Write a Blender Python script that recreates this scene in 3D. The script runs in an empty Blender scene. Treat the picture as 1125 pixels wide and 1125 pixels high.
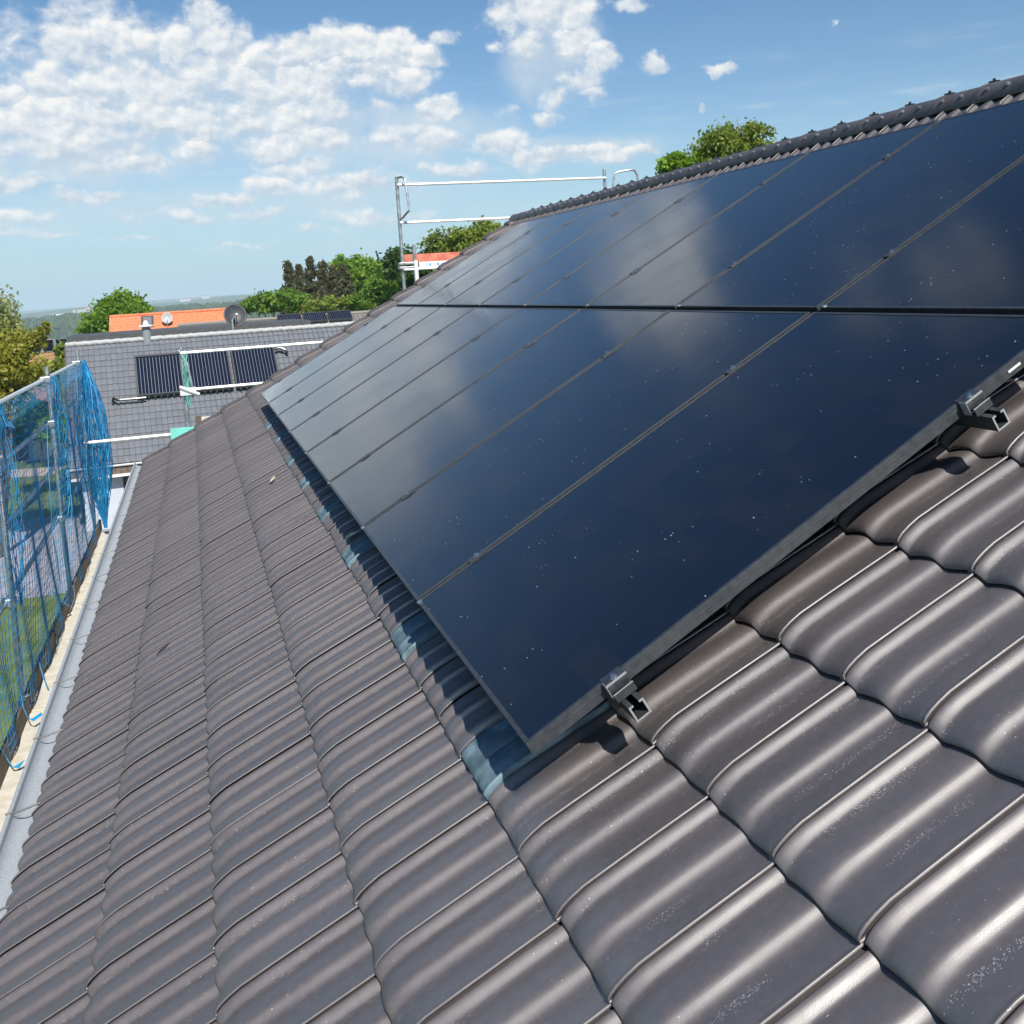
import bpy, math, random
import numpy as np
from mathutils import Vector, Matrix, Euler

random.seed(7); rng = np.random.default_rng(7)
S = bpy.context.scene
COL = S.collection
R = math.radians

# ------------------------------------------------------------------ camera
FPX, CXP, CYP = 1136.03, 562.5, 411.95           # focal length and optical centre, in pixels of the 1125 px photograph
CAM = np.array([-0.61228, -2.09198, 1.00415])
RM = np.array([[0.95327227, -0.29529612, -0.0638136],
               [-0.08701955, -0.06610967, -0.99401062],
               [0.28930879, 0.95311579, -0.08871705]])
TH = 0.50415                                      # pitch of the roof
cam_d = bpy.data.cameras.new("camera"); cam = bpy.data.objects.new("camera", cam_d); COL.objects.link(cam)
cam_d.sensor_width = 36; cam_d.lens = FPX / 1125 * 36
cam_d.shift_y = (CYP - 562.5) / 1125
cam_d.clip_start = 0.05; cam_d.clip_end = 60000
m = Matrix.Identity(4)
for i in range(3):
    m[i][0] = RM[0][i]; m[i][1] = -RM[1][i]; m[i][2] = -RM[2][i]; m[i][3] = CAM[i]
cam.matrix_world = m
S.camera = cam

def ray(x, y):
    d = RM.T @ np.array([(x - CXP) / FPX, (y - CYP) / FPX, 1.0]); return d / np.linalg.norm(d)
def at(x, y, D):                                  # point seen at a photo pixel, D metres away horizontally
    d = ray(x, y); return CAM + d * (D / math.hypot(d[0], d[1]))
def azel(x, y):
    d = ray(x, y); return math.degrees(math.atan2(d[0], d[1])), math.degrees(math.asin(d[2]))
U = np.array([0, 1.0, 0]); V = np.array([math.cos(TH), 0, math.sin(TH)]); N = np.array([-math.sin(TH), 0, math.cos(TH)])
def RP(u, v, n): return U * u + V * v + N * n     # point on our roof
def reflect_azel(x, y):
    d = ray(x, y); r = d - 2 * (d @ N) * N
    return math.degrees(math.atan2(r[0], r[1])), math.degrees(math.asin(r[2]))

# ------------------------------------------------------------------ light and sky
TO_SUN = np.array([0.03, -1.10, 1.085]); TO_SUN /= np.linalg.norm(TO_SUN)
SUN_EL = math.asin(TO_SUN[2]); SUN_AZ = math.atan2(TO_SUN[0], TO_SUN[1])
sun_d = bpy.data.lights.new("sun", 'SUN'); sun_d.energy = 4.9; sun_d.angle = R(0.53); sun_d.color = (1.0, 0.95, 0.87)
sun = bpy.data.objects.new("sun", sun_d); COL.objects.link(sun)
sun.rotation_euler = Vector(-TO_SUN).to_track_quat('-Z', 'Y').to_euler(); sun.location = (0, -20, 30)
S.view_settings.view_transform = 'Standard'; S.view_settings.look = 'None'
S.view_settings.exposure = 0.25; S.view_settings.gamma = 1.0
SKY_STRENGTH = 0.09

class NT:
    """small helper for node trees"""
    def __init__(self, tree): self.t = tree; self.n = tree.nodes; self.l = tree.links
    def node(self, typ, **kw):
        n = self.n.new(typ)
        for k, v in kw.items():
            if k == 'ins':
                for kk, vv in v.items(): self.put(n, kk, vv)
            else: setattr(n, k, v)
        return n
    def put(self, n, key, v):
        s = n.inputs[key]
        if isinstance(v, bpy.types.NodeSocket): self.l.new(v, s)
        else: s.default_value = v
    def math(self, op, a, b=None, c=None, clamp=False):
        n = self.n.new('ShaderNodeMath'); n.operation = op; n.use_clamp = clamp
        self.put(n, 0, a)
        if b is not None: self.put(n, 1, b)
        if c is not None: self.put(n, 2, c)
        return n.outputs[0]
    def vmath(self, op, a, b=None, out=0):
        n = self.n.new('ShaderNodeVectorMath'); n.operation = op
        self.put(n, 0, a)
        if b is not None: self.put(n, 1, b)
        return n.outputs[out]
    def smooth(self, x, a, b, lo=0.0, hi=1.0, typ='SMOOTHSTEP'):
        n = self.n.new('ShaderNodeMapRange'); n.interpolation_type = typ
        self.put(n, 0, x); self.put(n, 1, a); self.put(n, 2, b); self.put(n, 3, lo); self.put(n, 4, hi)
        return n.outputs[0]
    def mix(self, f, a, b, blend='MIX'):
        n = self.n.new('ShaderNodeMix'); n.data_type = 'RGBA'; n.blend_type = blend
        self.put(n, 0, f); self.put(n, 6, a); self.put(n, 7, b); return n.outputs[2]
    def noise(self, vec, scale, detail=4.0, rough=0.55, out=0, dist=0.0):
        n = self.n.new('ShaderNodeTexNoise')
        if vec is not None: self.put(n, 'Vector', vec)
        n.inputs['Scale'].default_value = scale; n.inputs['Detail'].default_value = detail
        n.inputs['Roughness'].default_value = rough; n.inputs['Distortion'].default_value = dist
        return n.outputs[out]
    def voro(self, vec, scale, out=0, feature='F1'):
        n = self.n.new('ShaderNodeTexVoronoi'); n.feature = feature
        if vec is not None: self.put(n, 'Vector', vec)
        n.inputs['Scale'].default_value = scale
        return n.outputs[out]

def C4(c): return (c[0], c[1], c[2], 1.0)

w = bpy.data.worlds.new("World"); S.world = w; w.use_nodes = True
w.cycles.sampling_method = 'MANUAL'; w.cycles.sample_map_resolution = 512
t = NT(w.node_tree); t.n.clear()
sky = t.node('ShaderNodeTexSky', sky_type='NISHITA', sun_disc=False, sun_elevation=SUN_EL, sun_rotation=SUN_AZ,
             altitude=450.0, air_density=1.0, dust_density=0.35, ozone_density=2.2)
tc = t.node('ShaderNodeTexCoord')
sep = t.node('ShaderNodeSeparateXYZ'); t.l.new(tc.outputs['Generated'], sep.inputs[0])
az = t.math('MULTIPLY', t.math('ARCTAN2', sep.outputs[0], sep.outputs[1]), 57.2958)
el = t.math('MULTIPLY', t.math('ARCSINE', sep.outputs[2]), 57.2958)
cmb = t.node('ShaderNodeCombineXYZ'); t.put(cmb, 0, az); t.put(cmb, 1, el)
AE = cmb.outputs[0]
# cumulus: soft lobes in azimuth and elevation, broken up by fractal noise
LOBES = [(62,48,26,26,1),(95,62,24,18,1),(130,54,26,20,1),(165,47,22,18,1),(195,54,24,22,1),(222,20,18,21,1),(236,46,26,24,1),(264,46,20,18,1),(284,60,26,20,1),(325,54,24,20,1),(355,49,22,18,1),(395,54,30,20,1),(430,57,26,18,1),(465,61,26,16,.9),(490,44,18,11,.8),
 (55,92,30,22,.95),(110,96,34,26,1),(170,96,30,28,1),(216,88,34,30,1),(270,96,34,24,1),(320,93,30,22,1),(360,86,26,20,1),(410,82,30,20,1),(447,90,26,16,.9),
 (8,108,20,18,1),(60,130,34,20,.9),(112,131,34,20,.95),(165,132,36,24,1),(216,136,34,22,1),(265,132,30,22,.95),(366,117,27,20,1),(330,131,30,18,.9),(420,116,22,11,.8),(478,118,24,14,1),
 (25,160,32,14,.85),(85,156,40,14,.85),(160,178,36,11,.85),(212,167,32,14,.8),(300,160,40,16,.9),(366,151,34,16,.95),(430,150,34,14,.9),(482,156,30,14,.95),(541,160,36,15,.95),(578,176,28,11,.8),(505,186,50,10,.8),(330,186,50,11,.85),(385,202,70,11,.75),(250,218,34,7,.9),(300,205,30,10,.8),
 (20,200,42,9,.75),(95,214,60,6,.7),(20,236,60,6,.6),(150,236,50,5,.6),(60,256,70,4,.6),(205,240,36,6,.65),(292,234,40,7,.7),(420,236,60,8,.7),(350,252,50,4,.6),(130,262,60,3,.55),(270,270,60,3,.55),
 (555,20,26,22,1),(592,14,30,24,1.05),(626,10,30,22,1),(577,44,24,15,.9),(636,50,24,22,1),(655,66,22,20,1),(640,91,28,16,.95),(611,110,22,13,.85),(650,106,20,11,.85),(600,129,18,9,.8),(560,120,20,8,.55),(540,52,14,8,.7),(716,71,18,12,1),(791,75,19,8,1),(690,2,24,8,.9),(648,165,54,8,.85),(600,172,32,9,.85),(690,168,34,7,.85),(773,117,8,5,.8),(920,28,8,5,.8)]
lob = []
for (px, py, rx, ry, a) in LOBES[::-1]:
    if py > 190: ry *= 1.45; a *= 1.1
    a0, e0 = azel(px, py); sc = 57.3 / FPX * 0.90
    lob.append((a0, e0, rx * sc, ry * sc, a))
REFL = [(720,290,2.6,2.4,1.0),(738,240,2.2,1.7,.9),(748,335,2.8,1.8,.9),(690,320,2.2,1.6,.8),(1040,300,4,2.2,.56),(950,330,2.6,1.3,.58),(420,520,5,2.0,.8),(330,520,5,2,.8)]
for (px, py, sa, se, a) in REFL:
    a0, e0 = reflect_azel(px, py); lob.append((a0, e0, sa, se, a))
wn = t.noise(AE, 0.50, 6.0, 0.62, out=1)
AEw = t.vmath('ADD', AE, t.vmath('MULTIPLY', t.vmath('SUBTRACT', wn, (0.5, 0.5, 0.5)), (2.6, 1.9, 0.0)))
tot = None; hgt = None
for (a0, e0, sa, se, a) in lob:
    dv = t.n.new('ShaderNodeVectorMath'); dv.operation = 'MULTIPLY_ADD'
    t.put(dv, 0, AEw); t.put(dv, 1, (1 / sa, 1 / se, 0.0)); t.put(dv, 2, (-a0 / sa, -e0 / se, 0.0)); dv = dv.outputs[0]
    g = t.math('MULTIPLY', t.math('SUBTRACT', 1.9, t.vmath('LENGTH', dv, out=1)), a)
    h = t.vmath('DOT_PRODUCT', dv, (-0.35, 1.0, 0.0), out=1)
    if tot is None: tot = g; hgt = h
    else:
        f = t.smooth(t.math('SUBTRACT', g, tot), -0.10, 0.10, typ='LINEAR')
        hgt = t.math('MULTIPLY_ADD', f, t.math('SUBTRACT', h, hgt), hgt); tot = t.math('MAXIMUM', tot, g)
stretch = t.vmath('MULTIPLY', AE, (1.0, 1.35, 1.0))
n1 = t.noise(stretch, 0.26, 9.0, 0.55)
n2 = t.noise(stretch, 0.75, 8.0, 0.60)
n2b = t.noise(t.vmath('ADD', stretch, (-0.18, 0.45, 0.0)), 0.75, 6.0, 0.58)
cov = t.math('MINIMUM', t.math('MAXIMUM', tot, 0.0), 1.6)
nz = t.math('ADD', t.math('MULTIPLY', t.math('SUBTRACT', n1, 0.5), 2.0), t.math('MULTIPLY', t.math('SUBTRACT', n2, 0.5), 1.0))
dens = t.math('ADD', t.math('MULTIPLY', cov, 0.84), t.math('MULTIPLY', nz, t.smooth(cov, 0.0, 0.9, 0.25, 1.0, 'LINEAR')))
alpha = t.smooth(dens, 0.40, 1.10)
veil = None
for (px, py, rx, ry, a) in [(235,105,215,58,1.0),(110,165,150,36,.95),(400,150,170,42,.95),(610,60,60,60,.85),(260,220,260,26,.7),(620,165,110,16,.7),(60,240,130,18,.6)]:
    a0, e0 = azel(px, py); k_ = 57.3 / FPX
    dv = t.n.new('ShaderNodeVectorMath'); dv.operation = 'MULTIPLY_ADD'
    t.put(dv, 0, AEw); t.put(dv, 1, (1 / (rx * k_), 1 / (ry * k_), 0.0)); t.put(dv, 2, (-a0 / (rx * k_), -e0 / (ry * k_), 0.0))
    g = t.smooth(t.vmath('LENGTH', dv.outputs[0], out=1), 1.25, 0.45, 0.0, a); veil = g if veil is None else t.math('MAXIMUM', veil, g)
veil = t.math('MULTIPLY', veil, t.smooth(nz, -0.65, 0.30, 0.30, 0.95))
sv = t.vmath('MULTIPLY', AE, (0.30, 2.1, 1.0))
st = t.smooth(t.noise(sv, 0.55, 7.0, 0.6), 0.50, 0.75)
band = t.math('MULTIPLY', t.smooth(el, 0.3, 3.0), t.smooth(el, 13.0, 6.0))
alpha2 = t.math('MAXIMUM', t.math('MULTIPLY', t.math('MULTIPLY', st, band), 0.60), t.math('MULTIPLY', veil, 0.95))
lit = t.math('ADD', t.math('MULTIPLY_ADD', hgt, 0.34, 0.48), t.math('MULTIPLY', t.math('SUBTRACT', n2, n2b), 2.4))
lit = t.math('ADD', lit, t.math('MULTIPLY', t.math('SUBTRACT', n1, 0.5), 0.9), clamp=True)
ccol = t.mix(lit, C4((0.46, 0.54, 0.64)), C4((0.84, 0.83, 0.81)))
skyc = t.vmath('SCALE', sky.outputs[0]); skyc.node.inputs['Scale'].default_value = SKY_STRENGTH
# phone cameras push the blue of the sky
hsv = t.node('ShaderNodeHueSaturation'); t.put(hsv, 'Color', skyc); hsv.inputs['Saturation'].default_value = 1.22; hsv.inputs['Value'].default_value = 1.0
low = t.mix(t.smooth(el, 10.0, 0.0, 0.0, 0.80), hsv.outputs[0], C4((0.345, 0.545, 0.690)))
c1 = t.mix(alpha2, low, C4((0.55, 0.63, 0.70)))
fade = t.smooth(el, -0.5, 6.0, 0.6, 1.0)
c2 = t.mix(t.math('MULTIPLY', alpha, fade), c1, ccol)
bg = t.node('ShaderNodeBackground'); t.l.new(c2, bg.inputs[0]); bg.inputs[1].default_value = 1.0
wo = t.node('ShaderNodeOutputWorld'); t.l.new(bg.outputs[0], wo.inputs[0])

# ------------------------------------------------------------------ geometry helpers
LOC = {}
def link(o, parent=None):
    COL.objects.link(o)
    if parent is not None: o.parent = parent
    return o
def tag(o, label=None, cat=None, group=None, kind=None):
    if label: o["label"] = label
    if cat: o["category"] = cat
    if group: o["group"] = group
    if kind: o["kind"] = kind
    return o
def thing(name, label, cat, loc=(0, 0, 0), rot=(0, 0, 0), group=None):
    o = bpy.data.objects.new(name, None); o.empty_display_size = 0.2; COL.objects.link(o)
    o.location = loc; o.rotation_euler = rot
    LOC[o] = np.array(loc, float) if tuple(rot) == (0, 0, 0) else np.zeros(3)
    return tag(o, label, cat, group)
def copy_tree(o, parent=None):
    c = o.copy(); COL.objects.link(c)
    if parent is not None: c.parent = parent
    for ch in list(o.children): copy_tree(ch, c)
    return c

class MB:
    def __init__(self): self.v = []; self.f = []
    def add(self, vs, fs):
        b = len(self.v); self.v += [tuple(map(float, p)) for p in vs]; self.f += [tuple(i + b for i in q) for q in fs]; return self
    def hexa(self, o, a, b, c):                   # box from a corner and three edge vectors (a x b along c)
        o, a, b, c = map(lambda q: np.array(q, float), (o, a, b, c))
        if np.cross(a, b) @ c < 0: a, b = b, a
        P = [o, o + a, o + a + b, o + b, o + c, o + a + c, o + a + b + c, o + b + c]
        return self.add(P, [(0, 3, 2, 1), (4, 5, 6, 7), (0, 1, 5, 4), (1, 2, 6, 5), (2, 3, 7, 6), (3, 0, 4, 7)])
    def box(self, x0, x1, y0, y1, z0, z1): return self.hexa((x0, y0, z0), (x1 - x0, 0, 0), (0, y1 - y0, 0), (0, 0, z1 - z0))
    def tube(self, pts, r, n=8, cap=True, r1=None):
        pts = [np.array(p, float) for p in pts]; k = len(pts); rings = []
        prev = None
        for i, p in enumerate(pts):
            d = pts[min(i + 1, k - 1)] - pts[max(i - 1, 0)]; d /= (np.linalg.norm(d) + 1e-12)
            if prev is None:
                ref = np.array([0, 0, 1.0]) if abs(d[2]) < .9 else np.array([1.0, 0, 0])
                a = np.cross(d, ref)
            else: a = prev - (prev @ d) * d
            a /= (np.linalg.norm(a) + 1e-12); prev = a; b = np.cross(d, a)
            rr = r if r1 is None else r + (r1 - r) * i / (k - 1)
            rings.append([p + rr * (math.cos(2 * math.pi * j / n) * a + math.sin(2 * math.pi * j / n) * b) for j in range(n)])
        vs = [q for ring in rings for q in ring]; fs = []
        for i in range(k - 1):
            for j in range(n):
                j2 = (j + 1) % n; fs.append((i * n + j, i * n + j2, (i + 1) * n + j2, (i + 1) * n + j))
        if cap: fs.append(tuple(range(n))[::-1]); fs.append(tuple((k - 1) * n + j for j in range(n)))
        return self.add(vs, fs)
    def prism(self, poly, d):                     # planar polygon swept along d
        n = len(poly); p = [np.array(q, float) for q in poly]; d = np.array(d, float)
        vs = p + [q + d for q in p]
        fs = [tuple(range(n))[::-1], tuple(range(n, 2 * n))] + [(i, (i + 1) % n, n + (i + 1) % n, n + i) for i in range(n)]
        return self.add(vs, fs)
    def build(self, name, mat, parent=None, smooth=False, bevel=0.0, label=None):
        off = LOC.get(parent, np.zeros(3)) if parent is not None else np.zeros(3)
        me = bpy.data.meshes.new(name); me.from_pydata([tuple(np.array(q) - off) for q in self.v], [], self.f); me.update()
        if mat: me.materials.append(mat)
        if smooth: me.polygons.foreach_set("use_smooth", [True] * len(me.polygons))
        o = link(bpy.data.objects.new(name, me), parent); LOC[o] = off
        if smooth:
            try: me.set_sharp_from_angle(angle=R(40))
            except Exception: pass
        if bevel:
            b = o.modifiers.new("bevel", 'BEVEL'); b.width = bevel; b.segments = 2; b.limit_method = 'ANGLE'
        if label: o["label"] = label
        return o

def grid_mesh(name, P, mat, parent=None, smooth=True, uv=None, tint=None, off=None):
    """P: (tiles, a, b, 3) array of vertex grids -> one mesh"""
    T, A, B, _ = P.shape
    if off is None: off = LOC.get(parent, np.zeros(3)) if parent is not None else np.zeros(3)
    vs = (P.reshape(-1, 3) - off).astype(np.float32)
    idx = np.arange(T * A * B).reshape(T, A, B)
    q = np.stack([idx[:, :-1, :-1], idx[:, 1:, :-1], idx[:, 1:, 1:], idx[:, :-1, 1:]], -1).reshape(-1, 4)
    me = bpy.data.meshes.new(name)
    me.vertices.add(len(vs)); me.vertices.foreach_set("co", vs.ravel())
    me.loops.add(q.size); me.loops.foreach_set("vertex_index", q.ravel().astype(np.int32))
    me.polygons.add(len(q)); me.polygons.foreach_set("loop_start", (np.arange(len(q)) * 4).astype(np.int32))
    me.update(calc_edges=True); me.validate()
    if uv is not None:
        l = me.uv_layers.new(name="tile_uv"); l.data.foreach_set("uv", uv.reshape(-1, 2)[q.ravel()].astype(np.float32).ravel())
    if tint is not None:
        a = me.attributes.new("tint", 'FLOAT', 'POINT'); a.data.foreach_set("value", np.repeat(tint, A * B).astype(np.float32))
    me.materials.append(mat)
    if smooth: me.polygons.foreach_set("use_smooth", [True] * len(me.polygons))
    o = link(bpy.data.objects.new(name, me), parent); LOC[o] = off
    return o

# ------------------------------------------------------------------ materials
MATS = {}
def mat(name, col, rough=0.6, metal=0.0, var=0.0, vscale=6.0, bump=0.0, bscale=40.0, spec=0.5, col2=None, detail=5.0):
    if name in MATS: return MATS[name]
    mt = bpy.data.materials.new(name); mt.use_nodes = True; k = NT(mt.node_tree)
    b = k.n["Principled BSDF"]; b.inputs['Roughness'].default_value = rough; b.inputs['Metallic'].default_value = metal
    b.inputs['Specular IOR Level'].default_value = spec
    tcn = k.node('ShaderNodeTexCoord').outputs['Object']
    if var or col2:
        nz = k.noise(tcn, vscale, detail, 0.6)
        a = C4(col if col2 else [x * (1 - var) for x in col]); c = C4(col2 if col2 else [min(1, x * (1 + var)) for x in col])
        k.l.new(k.mix(k.smooth(nz, 0.3, 0.7), a, c), b.inputs['Base Color'])
        k.l.new(k.smooth(nz, 0.25, 0.75, rough * 0.85, min(1, rough * 1.15)), b.inputs['Roughness'])
    else: b.inputs['Base Color'].default_value = C4(col)
    if bump:
        bn = k.node('ShaderNodeBump'); bn.inputs['Strength'].default_value = bump; bn.inputs['Distance'].default_value = 0.01
        k.l.new(k.noise(tcn, bscale, 5.0, 0.6), bn.inputs['Height']); k.l.new(bn.outputs[0], b.inputs['Normal'])
    MATS[name] = mt; return mt

def tile_material(name, base, base2, rough, specks=True, dust=True, coat=0.0, edge=None):
    mt = bpy.data.materials.new(name); mt.use_nodes = True; k = NT(mt.node_tree); b = k.n["Principled BSDF"]
    P = k.node('ShaderNodeTexCoord').outputs['Object']
    tint = k.node('ShaderNodeAttribute', attribute_name='tint').outputs['Fac']
    uvn = k.node('ShaderNodeUVMap', uv_map='tile_uv'); us = k.node('ShaderNodeSeparateXYZ'); k.l.new(uvn.outputs[0], us.inputs[0])
    tt = us.outputs[0]
    big = k.noise(P, 2.3, 5.0, 0.6); fine = k.noise(P, 60.0, 5.0, 0.7)
    col = k.mix(k.math('ADD', k.math('MULTIPLY', tint, 0.55), k.math('MULTIPLY', big, 0.45)), C4(base), C4(base2))
    col = k.mix(k.smooth(fine, 0.35, 0.75, 0.0, 0.35), col, C4([x * 1.5 for x in base2]))
    rr = k.smooth(k.noise(P, 9.0, 6.0, 0.65), 0.3, 0.7, rough * 0.82, rough * 1.22)
    if dust:
        # brown drilling dust left on the tiles along the near edge of the panels, and a thin film in patches
        sp = k.node('ShaderNodeSeparateXYZ'); k.l.new(P, sp.inputs[0])
        near = k.math('MULTIPLY', k.smooth(sp.outputs[1], -0.30, -0.10), k.smooth(sp.outputs[1], 0.9, 0.3))
        near = k.math('MULTIPLY', near, k.smooth(sp.outputs[0], -0.08, 0.04))
        col = k.mix(k.math('MULTIPLY', near, k.smooth(k.noise(P, 7.0, 6.0, 0.7), 0.25, 0.65, 0.25, 0.9)), col, C4((0.150, 0.115, 0.085)))
        rr = k.math('ADD', rr, k.math('MULTIPLY', near, 0.10))
        film = k.smooth(k.noise(k.vmath('MULTIPLY', P, (1.0, 3.0, 1.0)), 3.1, 7.0, 0.7), 0.52, 0.8, 0.0, 0.14)
        col = k.mix(film, col, C4((0.17, 0.155, 0.15)))
    if specks:
        # chalky dried splashes: tiny dots that gather along the two channels of each tile
        b1 = k.smooth(k.math('ABSOLUTE', k.math('SUBTRACT', tt, 0.165)), 0.07, 0.01)
        b2 = k.smooth(k.math('ABSOLUTE', k.math('SUBTRACT', tt, 0.70)), 0.075, 0.01)
        bands = k.math('MAXIMUM', b1, b2)
        patch = k.smooth(k.noise(P, 3.6, 3.0, 0.6), 0.47, 0.66)
        amount = k.math('ADD', k.math('MULTIPLY', k.math('MULTIPLY', bands, patch), 1.0), k.math('MULTIPLY', k.smooth(k.noise(P, 1.7, 3.0), .45, .7), 0.030))
        for sc, thr, gain in ((330.0, 0.42, 0.75), (150.0, 0.27, 0.45)):
            vn = k.node('ShaderNodeTexVoronoi'); k.put(vn, 'Vector', P); vn.inputs['Scale'].default_value = sc
            vc = k.node('ShaderNodeSeparateColor'); k.l.new(vn.outputs['Color'], vc.inputs[0])
            on = k.math('LESS_THAN', vc.outputs[0], k.math('MULTIPLY', amount, gain))
            dot = k.math('MULTIPLY', on, k.smooth(vn.outputs['Distance'], thr, thr * 0.55))
            col = k.mix(k.math('MULTIPLY', dot, 0.85), col, C4((0.55, 0.54, 0.52)))
    if edge:                                      # shade lines along course fronts and side joints, put into the colour
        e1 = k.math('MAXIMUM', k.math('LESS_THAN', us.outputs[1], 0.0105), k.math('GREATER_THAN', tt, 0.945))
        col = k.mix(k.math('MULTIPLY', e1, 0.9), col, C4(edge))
    k.l.new(col, b.inputs['Base Color']); k.l.new(rr, b.inputs['Roughness'])
    b.inputs['Specular IOR Level'].default_value = 0.8 if coat else 0.5
    if coat: b.inputs['Coat Weight'].default_value = coat; b.inputs['Coat Roughness'].default_value = 0.44; b.inputs['Coat IOR'].default_value = 1.62; b.inputs['Specular Tint'].default_value = (0.97, 0.97, 0.97, 1.0); b.inputs['Coat Tint'].default_value = (1.0, 1.0, 1.0, 1.0)
    bn = k.node('ShaderNodeBump'); bn.inputs['Strength'].default_value = 0.22; bn.inputs['Distance'].default_value = 0.004
    k.l.new(k.math('ADD', k.math('MULTIPLY', k.noise(P, 420.0, 2.0, 0.6), 0.30), k.math('MULTIPLY', k.noise(P, 14.0, 3.0, 0.5), 0.45)), bn.inputs['Height'])
    k.l.new(bn.outputs[0], b.inputs['Normal'])
    MATS[name] = mt; return mt

M_TILE = tile_material("glazed_brown_tile", (0.086, 0.074, 0.074), (0.119, 0.104, 0.104), 0.46, coat=0.8)
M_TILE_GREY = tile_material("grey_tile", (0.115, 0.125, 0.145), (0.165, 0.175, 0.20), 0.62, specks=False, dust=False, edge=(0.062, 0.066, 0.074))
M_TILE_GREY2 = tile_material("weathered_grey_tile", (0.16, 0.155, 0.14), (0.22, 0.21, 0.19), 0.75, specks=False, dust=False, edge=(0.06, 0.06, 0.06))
M_RIDGE = mat("ridge_tile_glaze", (0.092, 0.082, 0.082), 0.40, var=0.25, vscale=9, bump=0.25, bscale=90)
M_TILE_EDGE = mat("verge_tile_glaze", (0.105, 0.092, 0.089), 0.5, var=0.2, vscale=7)
M_METALTILE = mat("blue_grey_sheet", (0.13, 0.195, 0.23), 0.5, metal=0.2, var=0.35, vscale=18, bump=0.15)
M_ZINC = mat("zinc", (0.50, 0.53, 0.55), 0.5, metal=0.3, var=0.18, vscale=140, bump=0.08, bscale=200)
M_GALV = mat("galvanised_tube", (0.42, 0.45, 0.46), 0.42, metal=0.75, var=0.25, vscale=16)
M_GALV_L = mat("bright_aluminium", (0.78, 0.80, 0.80), 0.38, metal=0.35, var=0.12, vscale=12)
M_CUT = mat("cut_aluminium", (0.42, 0.43, 0.43), 0.45, metal=0.5)
M_STEEL = mat("bright_steel", (0.62, 0.63, 0.64), 0.28, metal=1.0)
M_BLACKALU = mat("black_anodised", (0.043, 0.049, 0.056), 0.40, metal=0.2, var=0.3, vscale=40)
M_RAIL = mat("rail_aluminium", (0.055, 0.058, 0.06), 0.4, metal=0.3, var=0.2, vscale=30)
M_DECK = mat("bleached_deck_board", (0.60, 0.55, 0.45), 0.75, col2=(0.74, 0.70, 0.61), vscale=9, bump=0.2)
M_WOOD = mat("weathered_wood", (0.085, 0.065, 0.048), 0.8, col2=(0.20, 0.16, 0.12), vscale=11, bump=0.5, bscale=30)
M_REDWOOD = mat("red_toe_board", (0.42, 0.10, 0.06), 0.7, col2=(0.58, 0.22, 0.15), vscale=7)
M_WHITE = mat("white_paint", (0.78, 0.79, 0.80), 0.55, var=0.06, vscale=4)
M_WALL = mat("white_render", (0.50, 0.525, 0.57), 0.85, var=0.05, vscale=2, bump=0.2, bscale=60)
M_TEAL = mat("teal_plastic", (0.18, 0.62, 0.52), 0.5, var=0.12, vscale=8)
M_BLUE = mat("blue_net_cord", (0.012, 0.20, 0.46), 0.55, col2=(0.03, 0.33, 0.62), vscale=3)
M_STRAP = mat("blue_webbing", (0.01, 0.30, 0.62), 0.5, var=0.2, vscale=30)
M_DARK = mat("dark_opening", (0.012, 0.014, 0.017), 0.25)
M_DARKGREY = mat("dark_grey_sheet", (0.075, 0.078, 0.082), 0.55, var=0.15, vscale=5)
M_DISH = mat("grey_dish", (0.045, 0.05, 0.055), 0.5, var=0.1)
M_TUBE = mat("collector_tube_glass", (0.010, 0.014, 0.034), 0.15, spec=0.5)
M_REFL = mat("reflector_sheet", (0.38, 0.42, 0.48), 0.3, metal=0.5)
M_COLF = mat("collector_frame", (0.10, 0.105, 0.11), 0.45, metal=0.4)
M_ORANGE = mat("orange_roof_tile", (0.62, 0.17, 0.075), 0.8, col2=(0.74, 0.27, 0.13), vscale=5, bump=0.4, bscale=9)
M_REDROOF = mat("dull_red_roof", (0.30, 0.13, 0.09), 0.8, col2=(0.42, 0.20, 0.13), vscale=3)
M_CREAM = mat("cream_render", (0.62, 0.56, 0.46), 0.85, var=0.08)
M_PANE = mat("window_pane", (0.03, 0.04, 0.05), 0.08, spec=0.6)
M_BARK = mat("bark", (0.10, 0.075, 0.055), 0.9, var=0.4, vscale=8, bump=0.6, bscale=25)
M_STICKER = mat("white_sticker", (0.75, 0.75, 0.74), 0.5)
M_BLUEINK = mat("blue_lettering", (0.10, 0.32, 0.62), 0.5)
M_LEAFDRY = mat("dark_scrap", (0.025, 0.022, 0.028), 0.7)
M_CHIP = mat("pale_chip", (0.62, 0.55, 0.42), 0.8)

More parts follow.
